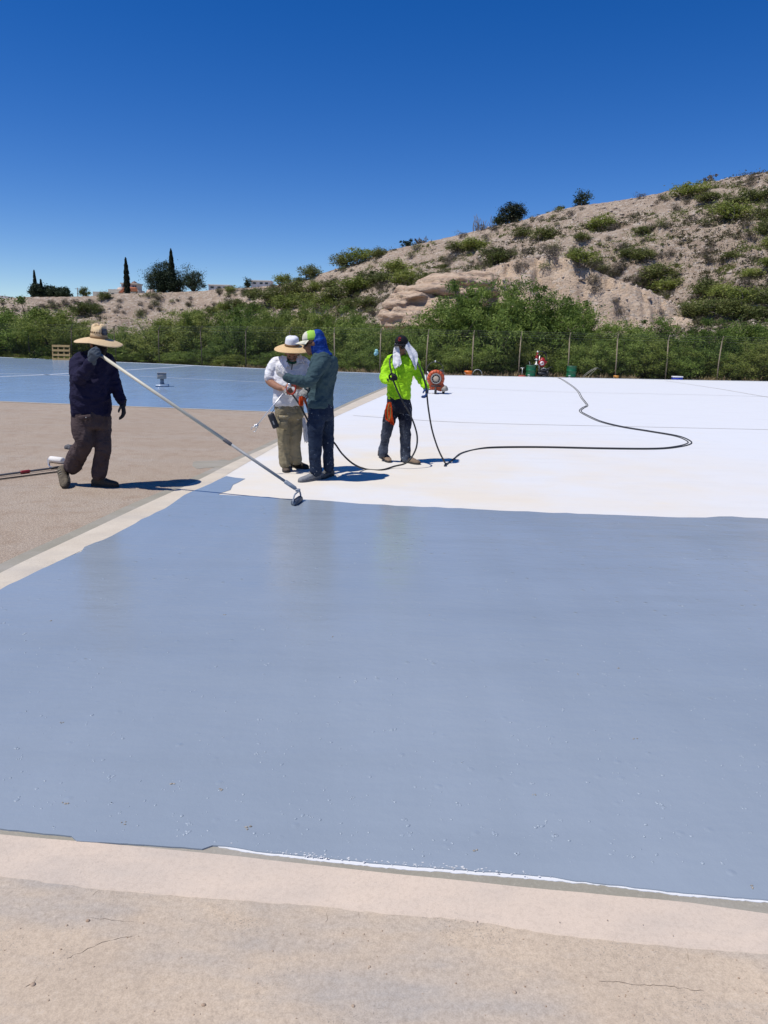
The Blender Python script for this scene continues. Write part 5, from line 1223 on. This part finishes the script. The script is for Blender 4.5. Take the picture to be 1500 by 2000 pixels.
torso(l, [(A(779, 774, 0), .154, .122, yaw), (A(779, 788, 0), .16, .127, yaw), (A(779, 800, 0), .156, .124, yaw), (A(779, 806, 0), .12, .10, yaw)])
limb(l, [A(768, 795, .02), A(761, 818, -.01), A(756, 838, -.01), A(751, 862, .05), A(747.5, 884, .11)], [.096, .088, .074, .066, .068]); limb(l, [A(790, 795, 0), A(791, 818, -.02), A(791.5, 840, -.03), A(791.5, 868, 0), A(791.5, 894, .03)], [.096, .088, .076, .068, .071])
l.build('black_jeans', DEN, man, voxel=.013, relax=3, wrinkle=wr(.011, (13, 13, 10), 34))
SHT = fabric('tan_suede_boot', (.26, .19, .135), (.19, .14, .10), (.5, .46, .42), .66)
g1 = G(741, 894); g2 = G(761, 904); shoe(man, 'boot', g1 + Vector((0, .06, .035)), g2 + Vector((0, -.03, 0)), A(748, 885, .13), O, SHT, MSOLE, .048)
g1 = G(785, 902); g2 = G(819, 908); shoe(man, 'boot', g1 + Vector((0, .03, 0)), g2 + Vector((0, -.02, 0)), A(792, 893, .04), O, SHT, MSOLE, .050)
h = MB(O); w_ = A(763, 741, -.22); hand_geo(h, w_, A(770, 740, -.30) - w_, Vector((.2, .2, .9)), 72, 1.12, 1, .0125); h.tube([A(761, 742, -.2), w_], [.05, .038], 12); h.build('glove', GLB, man, voxel=.006, relax=2)
h = MB(O); w_ = A(833, 758, -.08); hand_geo(h, w_, A(833.5, 776, -.14) - w_, Vector((-.8, -.1, -.25)), 48, 1.15, -1, .0125); h.tube([A(831, 754, -.06), w_], [.05, .038], 12); h.build('glove', fabric('blue_work_glove', (.028, .06, .19), (.04, .085, .25), sc=14), man, voxel=.006, relax=2)
rb = A(761, 785, -.16); rg = empty('red_rag', rb, 'red orange rag hanging from the belt of the black jeans', 'rag')
drape('cloth', [(A(757, 785, -.13), A(764, 785, -.16)), (A(753, 798, -.12), A(766, 800, -.17)), (A(752.5, 815, -.13), A(769, 822, -.16)), (A(755, 820, -.13), A(770.5, 829, -.15)), (A(762, 826, -.14), A(770, 831, -.15))], ORG, rg, rb, .007, .016, 2.2, 17)
mb = MB(rb); mb.tube(spline([A(760, 788, -.19), A(757, 805, -.19), A(759, 820, -.18), A(763, 812, -.19), A(762, 795, -.2)], 5), .007, 6); mb.build('twine', mat('olive_twine', (.20, .16, .04), rough=.9), rg)

# ================================================================== HOSES
def hose(name, pts, r_, m, lab, k=8):
    b0 = Vector(pts[0]); mb = MB(b0); mb.tube(spline(pts, k), r_, 8); o = mb.build(name, m); o.location = b0; return tag(o, lab, 'hose')
HZ = .012
gz = lambda u, v, z=HZ: Vector((G(u, v).x, G(u, v).y, z))
hose('spray_hose', [gb + Vector((.03, .02, -.11)), P(585, 790, 9.0 + .3), P(610, 835, 9.35), P(632, 848, 9.45), P(652, 864, 9.5), P(668, 886, 9.5), P(690, 906, 9.45), gz(715, 918), gz(745, 919.5), gz(770, 915, .03), P(795, 903, 9.9), P(811, 880, 9.95), P(815, 856, 10.0), P(810, 832, 10.05), P(800, 808, 10.1), P(786, 783, 10.15), P(774, 758, 10.12), P(768, 742, 10.13), P(764, 725, 10.18), P(761, 708, 10.24), P(764, 697, 10.34), P(772, 692, 10.5), P(790, 693, 10.6), P(806, 698, 10.52), P(814, 706, 10.38), P(821, 722, 10.30), P(827, 738, 10.27), P(831, 752, 10.26), P(833.5, 768, 10.26), P(837, 800, 10.28), P(844, 840, 10.3), P(855, 875, 10.2), P(866, 898, 10.15), gz(872, 907), gz(884, 900), gz(900, 887), gz(930, 879), gz(970, 876), gz(1060, 875.5), gz(1180, 878), gz(1280, 878.5), gz(1325, 874.5), gz(1349, 868), gz(1346, 861), gz(1322, 852), gz(1270, 843), gz(1215, 834), gz(1175, 824), gz(1150, 813), gz(1135, 804), gz(1140, 798), gz(1148, 793), gz(1144, 786), gz(1137, 777), gz(1131, 766), gz(1122, 757), gz(1108, 747), gz(1096, 740), gz(1091, 738.6)], .0115, M_BLKR, 'long black hose from the spray gun over the lime shirt and across the white deck', 7)
hose('air_hose', [gz(868, 912, .012), gz(877, 905, .014), gz(892, 893), gz(905, 885.5), gz(935, 877.5), gz(972, 874.2), gz(1060, 873.8), gz(1180, 876.2), gz(1278, 876.8), gz(1320, 873), gz(1342, 867), gz(1340, 861.5), gz(1318, 853), gz(1268, 844.3), gz(1213, 835.2), gz(1172, 825), gz(1146, 813.5), gz(1131.5, 804), gz(1137, 797), gz(1145, 792.6), gz(1141, 786), gz(1134, 777), gz(1128, 766), gz(1119, 757), gz(1105, 747.2), gz(1094, 740.2), gz(1089, 738.7)], .010, mat('dark_grey_hose', (.035, .035, .036), rough=.5), 'thinner grey hose lying alongside the black hose on the white deck', 7)

# ================================================================== SMALL THINGS ON THE DECK
# roller left lying on the rough concrete
rb = G(110, 912); rf = empty('paint_roller', rb, 'white paint roller on a dark pole lying on the rough concrete behind the boots', 'paint roller')
c0, c1 = G(99, 903), G(130, 907); c0.z = c1.z = .045; rd = (c1 - c0).normalized(); c1 = c0 + rd * .24
mb = MB(rb); mb.tube([c0, c0 + rd * .01, c1 - rd * .01, c1], [.034, .042, .042, .034], 18); sl = mb.build('roller_sleeve', mat('white_nap', (.74, .72, .68), (.66, .63, .58), 60, .95, .6, 150, .004), rf)
mb = MB(rb); jn = G(118, 916); jn.z = .025; mb.tube(spline([c1 + rd * .02, c0 - rd * .015, c0 - rd * .025 + Vector((0, -.03, -.01)), G(97, 914) + Vector((0, 0, .02)), jn], 4), .006, 8); mb.build('roller_frame', M_CHR, rf)
pe = G(-140, 950); pe.z = .02; mb = MB(rb); mb.tube([jn, jn.lerp(pe, .04), pe], [.013, .013, .013], 10); pl = mb.build('pole', mat('dark_pole', (.09, .09, .10), rough=.4), rf)
mb = MB(rb); g0, g1 = jn.lerp(pe, .255), jn.lerp(pe, .335); mb.tube([g0, g0.lerp(g1, .1), g0.lerp(g1, .9), g1], [.014, .021, .021, .014], 12); mb.build('red_collar', mat('red_collar', (.25, .015, .02), rough=.4), pl)
mb = MB(rb); g0, g1 = jn.lerp(pe, -.02), jn.lerp(pe, .08); mb.tube([g0, g1], [.018, .017], 12); mb.build('handle_socket', M_BLKR, pl)
s0 = G(-140, 956); s0.z = .014; s1 = G(160, 917); s1.z = .012
o = MB(s0); o.tube([s0, s0.lerp(s1, .5), s1], .009, 8); ob = o.build('thin_shadow_rod', mat('rod_shadow_tone', (.05, .04, .035), rough=.8)); ob.location = s0; tag(ob, 'thin dark rod modelling a shadow beside the white roller pole', 'shadow_rod')  # dark rod put in where only a shadow lies beside the roller pole
rb = G(142, 877); mb = MB(rb)
for k in range(6): mb.ball(rb + Vector((random.uniform(-.06, .07), random.uniform(-.05, .05), .025)), (.055, .05, random.uniform(.025, .045)), 12, 8)
mb.ball(rb + Vector((-.05, 0, .015)), (.06, .05, .015), 10, 6)
ob = mb.build('crumpled_rag', fabric('grey_rag', (.14, .14, .15), (.09, .09, .10), sc=14), None, voxel=.01, relax=1, wrinkle=wr(.02, (16, 16, 16), 3)); ob.location = rb; tag(ob, 'crumpled grey rag on the rough concrete behind the walking man', 'rag')
# vent on the blue deck
vb = G(317, 755); ve = empty('roof_vent', vb, 'square metal vent box on a short pipe on the far blue deck', 'vent'); k = 26.6 / 1440
M_GALV = mat('galvanised_sheet', (.36, .34, .31), (.28, .265, .24), 12, .5, metal=.25)
mb = MB(vb); mb.box(vb + Vector((0, 0, .04)), (.46, .46, .08), Matrix.Rotation(R(12), 3, 'Z'), .03); mb.build('curb', MBD, ve)
mb = MB(vb); mb.tube([vb + Vector((0, 0, .06)), vb + Vector((0, 0, .30))], .065, 14); mb.tube([vb + Vector((0, 0, .07)), vb + Vector((0, 0, .14))], [.085, .07], 14); mb.build('pipe', mat('painted_pipe', (.25, .28, .32), (.2, .22, .26), 20, .5), ve)
Mv = Matrix.Rotation(R(16), 3, 'Z'); mb = MB(vb); mb.box(vb + Vector((0, 0, .375)), (.31, .31, .20), Mv, .008); hd_ = mb.build('vent_box', M_GALV, ve)
mb = MB(vb); mb.box(vb + Vector((0, 0, .478)), (.33, .33, .012), Mv); mb.build('lid', M_GALV, hd_, smooth=False)
# pallet standing at the deck edge
pb = edge_pt(120, -.5); M_WOOD = mat('pallet_wood', (.50, .34, .15), (.40, .26, .11), 6, .85, .4, 40); pa = empty('wooden_pallet', pb, 'yellowish wooden pallet standing on edge at the far left of the deck', 'pallet')
Mr = Matrix.Rotation(R(8), 3, 'Z') @ Matrix.Rotation(R(-8), 3, 'X'); W, H = 1.22, 1.05
pp = lambda x, y, z: pb + Mr @ Vector((x, y, z))
for i in range(4): mb = MB(pb); mb.box(pp(0, -.05, .05 + i * (H - .1) / 3 if i != 1 else .36), (W, .022, .15 if i in (0, 3) else .14), Mr); mb.build('deck_board', M_WOOD, pa, smooth=False)
for i in range(4): mb = MB(pb); mb.box(pp(0, .065, .06 + i * (H - .1) / 3), (W, .022, .14), Mr); mb.build('back_board', M_WOOD, pa, smooth=False)
for x in (-W / 2 + .03, -.2, .2, W / 2 - .03): mb = MB(pb); mb.box(pp(x, .008, H / 2), (.075, .088, H), Mr); mb.build('stringer', M_WOOD, pa, smooth=False)
# wheeled blower
bb = G(852, 769.5); M_ORG = mat('orange_housing', (.62, .11, .030), (.52, .085, .024), 8, .5); M_GRY = mat('grey_guard', (.30, .28, .25), (.24, .225, .2), 20, .6); M_BEI = mat('beige_plate', (.50, .40, .29), (.45, .36, .26), 20, .7)
bw = empty('wheeled_blower', bb, 'orange wheeled leaf blower with round grey intake on the white deck', 'leaf blower'); c = bb + Vector((-.03, .1, .52)); RR = .30
mb = MB(bb); rings = []
for dy, r_ in ((-.10, .17), (-.13, .235), (-.10, .285), (-.02, .305), (.06, .29), (.1, .22)): rings.append(mb.ell(c + Vector((0, dy, 0)), (r_, 0, 0), (0, 0, r_), 32))
mb.loft(rings); mb.box(c + Vector((.10, .0, -.26)), (.34, .17, .30), Matrix.Rotation(R(14), 3, 'Y'), .04); mb.box(c + Vector((-.12, .0, -.27)), (.2, .16, .2), Matrix.Rotation(R(-25), 3, 'Y'), .04); sh = mb.build('housing', M_ORG, bw)
for k in range(16):
    a = 6.283 * k / 16; mb = MB(bb); d = Vector((math.cos(a), 0, math.sin(a))); mb.tube([c + d * .19 + Vector((0, -.138, 0)), c + d * .245 + Vector((0, -.142, 0)), c + d * .292 + Vector((0, -.10, 0)), c + d * .312 + Vector((0, -.02, 0))], .009, 6); mb.build('rib', mat('dark_orange_rib', (.30, .05, .015), rough=.6), sh)
mb = MB(bb); rings = [mb.ell(c + Vector((0, dy, 0)), (r_, 0, 0), (0, 0, r_), 32) for dy, r_ in ((-.12, .185), (-.165, .185), (-.17, .17), (-.17, .15), (-.15, .14), (-.12, .14))]; mb.loft(rings, caps=False, closed=True); gd = mb.build('intake_ring', M_GRY, bw)
mb = MB(bb); mb.tube([c + Vector((0, -.118, 0)), c + Vector((0, -.125, 0))], .142, 24); mb.build('intake_opening', mat('dark_opening', (.02, .02, .02), rough=.9), gd)
mb = MB(bb); mb.tube([c + Vector((0, -.12, 0)), c + Vector((0, -.172, 0)), c + Vector((0, -.176, 0))], [.092, .092, .085], 24); mb.build('centre_plate', M_BEI, gd)
for k in range(12):
    a = 6.283 * k / 12; d = Vector((math.cos(a), 0, math.sin(a))); mb = MB(bb); mb.box(c + d * .116 + Vector((0, -.15, 0)), (.055, .03, .016), Matrix.Rotation(-a, 3, 'Y')); mb.build('spoke', M_GRY, gd, smooth=False)
def wheel(mbase, par, c, r_, w, axis=(1, 0, 0), name='wheel', rim=None):
    axis = V3(axis).normalized(); c = V3(c); s1 = axis.cross(Vector((0, 0, 1))).normalized() if abs(axis.z) < .9 else Vector((1, 0, 0)); s2 = axis.cross(s1)
    mb = MB(mbase); rings = [mb.ell(c + axis * x, s1 * q_, s2 * q_, 24) for x, q_ in ((-w / 2, r_ * .62), (-w / 2, r_ * .9), (-w * .3, r_), (w * .3, r_), (w / 2, r_ * .9), (w / 2, r_ * .62))]; mb.loft(rings, caps=False, closed=True)
    o = mb.build(name, M_BLKR, par); mb = MB(mbase); mb.tube([c - axis * w * .4, c + axis * w * .4], r_ * .63, 20); mb.tube([c - axis * w * .6, c + axis * w * .6], r_ * .2, 12); mb.build('rim', rim or M_GRY, o); return o
wheel(bb, bw, bb + Vector((-.04, -.16, .115)), .115, .07); wheel(bb, bw, bb + Vector((.26, .2, .15)), .15, .08); wheel(bb, bw, bb + Vector((-.30, .25, .13)), .13, .08)
mb = MB(bb); mb.tube([bb + Vector((-.30, .25, .13)), bb + Vector((.26, .2, .15))], .018, 8); mb.tube([bb + Vector((-.04, -.16, .115)), bb + Vector((-.04, -.10, .26))], .02, 8); mb.box(bb + Vector((-.02, .1, .27)), (.34, .44, .04), None, .01); mb.build('chassis', mat('black_frame', (.02, .02, .022), rough=.5), bw)
mb = MB(bb); mb.box(c + Vector((.02, .28, .04)), (.36, .30, .34), None, .05); mb.tube([c + Vector((.2, .25, .22)), c + Vector((.2, .25, .31))], .05, 12); mb.box(c + Vector((.24, .22, .12)), (.13, .2, .16), None, .03); mb.build('engine', mat('dark_engine', (.05, .048, .045), (.12, .11, .1), 20, .6), bw)
mb = MB(bb); mb.tube([bb + Vector((.20, -.06, .14)), bb + Vector((.34, -.14, .22))], [.07, .1], 14); mb.build('outlet', M_GRY, bw)
mb = MB(bb); mb.tube(spline([c + Vector((-.30, .3, -.1)), c + Vector((-.30, .42, .27)), c + Vector((-.24, .5, .44)), c + Vector((0, .55, .57)), c + Vector((.24, .5, .44)), c + Vector((.28, .42, .25)), c + Vector((.28, .3, -.1))], 5), .014, 8); hb = mb.build('handlebar', M_BLKR, bw)
mb = MB(bb); mb.ball(c + Vector((0, .55, .575)), (.03, .02, .035), 8, 6); mb.tube([c + Vector((-.28, .42, .22)), c + Vector((-.20, .35, .10))], .02, 8); mb.build('throttle', mat('white_plastic', (.7, .7, .7), rough=.5), hb)

# ================================================================== THINGS BEYOND THE DECK EDGE
E0 = lambda u, off=.4: (lambda p: Vector((p.x, p.y, GROUND_Z)))(edge_pt(u, off))
GREEN = mat('green_drum_paint', (.010, .115, .045), (.008, .09, .036), 5, .4)
def drum(u, lab, lid=True, off=.45):
    b = E0(u, off); o = empty('steel_drum', b, lab, 'drum', 'green steel drums'); mb = MB(b); rings = []
    for z, r_ in ((0, .27), (.01, .285), (.03, .285), (.05, .275), (.27, .275), (.29, .292), (.31, .292), (.33, .275), (.56, .275), (.58, .292), (.60, .292), (.62, .275), (.84, .275), (.86, .285), (.88, .285)): rings.append(mb.ell(b + Vector((0, 0, z)), (r_, 0, 0), (0, r_, 0), 28))
    mb.loft(rings); mb.build('barrel', GREEN, o); mb = MB(b); mb.tube([b + Vector((0, 0, .872)), b + Vector((0, 0, .886))], .262, 24); mb.build('lid', mat('dull_lid', (.10, .14, .12), rough=.6), o)
    mb = MB(b); pl = [b + Vector((-.2 + .02 * j, -math.sqrt(.2775 ** 2 - (-.2 + .02 * j) ** 2) - .003, z)) for z in (.12, .36) for j in range(6)]; mb.add(pl, [(j, j + 1, j + 7, j + 6) for j in range(5)]); mb.build('label', mat('white_label', (.65, .66, .66), rough=.7), o)
    return b
db = drum(1036, 'green steel drum with the red pump standing over it'); drum(1115, 'green steel drum standing alone right of the red pump')
sb = E0(1056, .5); sp = empty('spray_pump', sb, 'red pump unit with black engine, wheels and arched hose beside the green drum', 'pump')
q = lambda x, y, z: sb + Vector((x, y, z)); M_RED = mat('red_pump_paint', (.33, .012, .016), (.25, .01, .012), 8, .4); M_STL = mat('pale_steel', (.58, .58, .56), rough=.35, metal=.5); M_ENG = mat('black_engine', (.015, .015, .017), (.05, .05, .05), 14, .5)
mb = MB(sb); mb.tube([q(-.30, 0, .9), q(-.30, 0, .95), q(-.30, 0, .97), q(-.30, 0, 1.18)], [.13, .12, .045, .045], 14); mb.tube([q(-.30, 0, 1.18), q(-.30, 0, 1.24)], .085, 12); mb.tube([q(-.42, 0, 1.2), q(-.18, 0, 1.2)], .02, 8); mb.build('pump_stem', M_STL, sp)
mb = MB(sb); mb.tube([q(-.29, 0, 1.24), q(-.29, 0, 1.26), q(-.29, 0, 1.40), q(-.29, 0, 1.42)], [.07, .085, .085, .07], 14); mb.build('pump_motor', M_RED, sp)
mb = MB(sb); mb.tube([q(-.28, 0, 1.42), q(-.27, 0, 1.62)], [.045, .05], 10); mb.tube([q(-.30, 0, 1.52), q(-.24, 0, 1.52)], .07, 10); mb.build('air_valve', M_RED, sp)
mb = MB(sb); mb.tube([q(-.27, 0, 1.6), q(-.26, 0, 1.68)], .055, 10); mb.box(q(-.26, -.05, 1.50), (.05, .03, .07), None, .01); mb.build('steel_fitting', M_STL, sp)
mb = MB(sb); mb.tube([q(-.15, -.02, .55), q(-.145, -.02, 1.42)], .026, 10); mb.build('upright_tube', M_STL, sp)
mb = MB(sb); rings = [mb.ell(q(.02, y, 1.02), (r_, 0, 0), (0, 0, r_ * 1.15), 22) for y, r_ in ((-.17, .13), (-.14, .19), (-.05, .21), (.15, .21), (.2, .15))]; mb.loft(rings); mb.ball(q(.04, .05, 1.24), (.14, .12, .08), 12, 8); mb.box(q(.20, 0, 1.05), (.18, .22, .12), None, .03); rt = mb.build('red_tank', M_RED, sp)
mb = MB(sb); mb.tube([q(-.02, -.165, 1.0), q(-.02, -.185, 1.0)], .115, 22); dc = mb.build('white_disc', mat('white_decal', (.72, .72, .72), rough=.5), rt)
mb = MB(sb); mb.tube([q(-.08, -.188, .95), q(-.08, -.188, 1.04), q(-.03, -.188, .97), q(-.03, -.188, 1.06)], .012, 6); mb.tube(spline([q(.0, -.188, .95), q(.0, -.188, 1.05), q(.05, -.188, 1.04), q(.05, -.188, 1.0), q(.0, -.188, .99)], 3), .012, 6); mb.build('decal_letters', M_RED, dc)
mb = MB(sb); mb.box(q(.10, .05, .42), (.62, .40, .22), None, .05); mb.box(q(.12, 0, .62), (.40, .34, .2), None, .06); mb.tube([q(.3, -.15, .5), q(.38, -.2, .52)], .08, 12); mb.tube([q(.32, 0, .55), q(.45, -.02, .75)], .045, 10); mb.box(q(.38, .1, .42), (.16, .2, .2), None, .03); en = mb.build('engine', M_ENG, sp)
mb = MB(sb); mb.tube(spline([q(-.02, -.1, .66), q(.1, -.2, .73), q(.25, -.15, .68)], 4), .035, 8); mb.build('exhaust_cover', mat('grey_metal', (.3, .3, .3), rough=.4, metal=.6), en)
mb = MB(sb); mb.tube([q(-.12, -.12, .15), q(-.12, -.12, .85)], .028, 8); mb.tube([q(-.02, -.12, .15), q(-.02, -.12, .8)], .022, 8); mb.tube([q(-.2, -.1, .18), q(.45, -.1, .18)], .03, 8); mb.tube([q(-.2, .2, .18), q(.45, .2, .18)], .03, 8); mb.tube([q(.1, -.1, .6), q(.58, -.15, .82)], .022, 8); mb.build('frame', mat('black_frame', (.02, .02, .022), rough=.5), sp)
wheel(sb, sp, q(.18, -.25, .18), .18, .1, (0, 1, 0)); wheel(sb, sp, q(.18, .3, .18), .18, .1, (0, 1, 0))
mb = MB(sb); mb.tube(spline([q(-.25, 0, 1.60), q(-.12, 0, 1.66), q(.1, .02, 1.62), q(.26, .03, 1.42), q(.27, .03, 1.2), q(.2, .05, .95)], 5), .028, 8); mb.build('supply_hose', M_BLKR, sp)
mb = MB(sb); mb.tube(spline([q(-.66, 0, .9), q(-.68, 0, 1.0), q(-.72, 0, 1.07)], 3), .016, 6); mb.build('suction_pipe', M_STL, sp)
b = E0(1019, .3); rc = empty('red_caddy', b, 'low red tray with a thin metal tee handle left of the green drum', 'tray'); mb = MB(b); mb.loft([mb.ell(b + Vector((0, 0, z)), (r_, 0, 0), (0, r_ * .7, 0), 16) for z, r_ in ((0, .3), (.16, .3), (.26, .22), (.30, .14))]); mb.build('tray', mat('faded_red', (.36, .05, .04), rough=.6), rc)
mb = MB(b); mb.tube([b + Vector((0, 0, .28)), b + Vector((.02, 0, .72))], .016, 8); mb.tube([b + Vector((-.1, 0, .71)), b + Vector((.11, 0, .73))], .018, 8); mb.build('handle', M_STL, rc)
def bucket(u, off, r_, h, m, lab, tip=0):
    b = E0(u, off); o = empty('bucket', b, lab, 'bucket'); mb = MB(b); mb.loft([mb.ell(b + Vector((0, 0, z * h)), (r_ * k_, 0, 0), (0, r_ * k_, 0), 20) for z, k_ in ((0, .86), (.03, .88), (.85, .97), (.86, 1.04), (.92, 1.04), (.93, 1), (1, 1))]); mb.build('pail', m, o)
    mb = MB(b); mb.tube(spline([b + Vector((-r_, 0, h * .88)), b + Vector((-r_ * .7, -r_ * .9, h * .6)), b + Vector((r_ * .7, -r_ * .9, h * .6)), b + Vector((r_, 0, h * .88))], 4), .006, 6); mb.build('bail', M_STL, o)
bucket(914.5, .3, .22, .50, mat('bright_orange_plastic', (.70, .17, .012), (.6, .14, .01), 6, .5), 'bright orange bucket at the deck edge left of the wire hoop'); bucket(1203, .3, .15, .40, mat('amber_plastic', (.62, .28, .05), (.55, .24, .04), 6, .5), 'small amber bucket at the deck edge below a fence post')
b = E0(932, .35); mb = MB(b); a = [b + Vector((math.cos(t_) * .27, 0, .28 + math.sin(t_) * .30)) for t_ in [6.283 * i / 24 for i in range(25)]]; mb.tube(a, .014, 6); o = mb.build('wire_hoop', M_STL); o.location = b; tag(o, 'thin pale hoop standing upright beside the bright orange bucket', 'hoop')
b = E0(1098, .2); mb = MB(b); mb.box(b + Vector((0, 0, .25)), (.30, .22, .07), None, .02); mb.box(b + Vector((.02, 0, .10)), (.26, .2, .2), None, .02); o = mb.build('brown_box', mat('brown_board', (.22, .14, .10), rough=.8), None); o.location = b; tag(o, 'small brown flat box between the pump and the lone drum', 'box')
b = E0(1322, .25); co = empty('cooler', b, 'blue cooler with a white lid at the deck edge on the right', 'cooler'); mb = MB(b); mb.box(b + Vector((0, 0, .18)), (.56, .32, .36), None, .02); mb.build('tub', mat('blue_plastic', (.02, .035, .28), rough=.4), co); mb = MB(b); mb.box(b + Vector((0, 0, .40)), (.58, .34, .075), None, .015); mb.build('lid', mat('white_plastic', (.7, .7, .7), rough=.5), co)
M_CART = mat('dull_tube', (.30, .29, .26), rough=.5, metal=.3); b = E0(1150, .6); tf = empty('hand_cart', b, 'tipped over metal tube cart frame lying beyond the lone drum', 'cart'); k = 43.5 / 1440; X = lambda u, v, dy=0: b + Vector(((u - 1150) * k, dy, (738 - v) * k + .2))
for dy in (0, .35): mb = MB(b); mb.tube(spline([X(1136, 740, dy), X(1150, 727, dy), X(1162, 719, dy), X(1166, 718, dy)], 4), .012, 8); mb.build('side_rail', M_CART, tf)
for (u, v) in ((1143, 733), (1152, 726), (1160, 720)): mb = MB(b); mb.tube([X(u, v, 0), X(u, v, .35)], .010, 8); mb.build('cross_bar', M_CART, tf)
mb = MB(b); mb.tube(spline([X(1146, 740, .1), X(1155, 729, .1), X(1164, 720, .1)], 4), .009, 8); mb.build('strut', M_CART, tf)
mb = MB(b); mb.tube(spline([X(1165, 719, 0), X(1170, 720.5, 0), X(1172.5, 722.5, 0)], 4), .028, 8); mb.build('rubber_grip', M_BLKR, tf)
b = P(735, 690, edge_pt(735, 1.2).y); mb = MB(b)
for k_ in range(4): mb.ball(b + Vector((random.uniform(-.05, .05), random.uniform(-.03, .03), random.uniform(-.12, .12))), (.09, .05, .12), 8, 6)
o = mb.build('plastic_bag', mat('pale_aqua_film', (.32, .62, .62), rough=.35), None, voxel=.03, relax=1, wrinkle=wr(.03, (12, 12, 12), 2)); o.location = b; tag(o, 'small pale aqua plastic bag caught on the fence left of the lime shirt', 'bag')
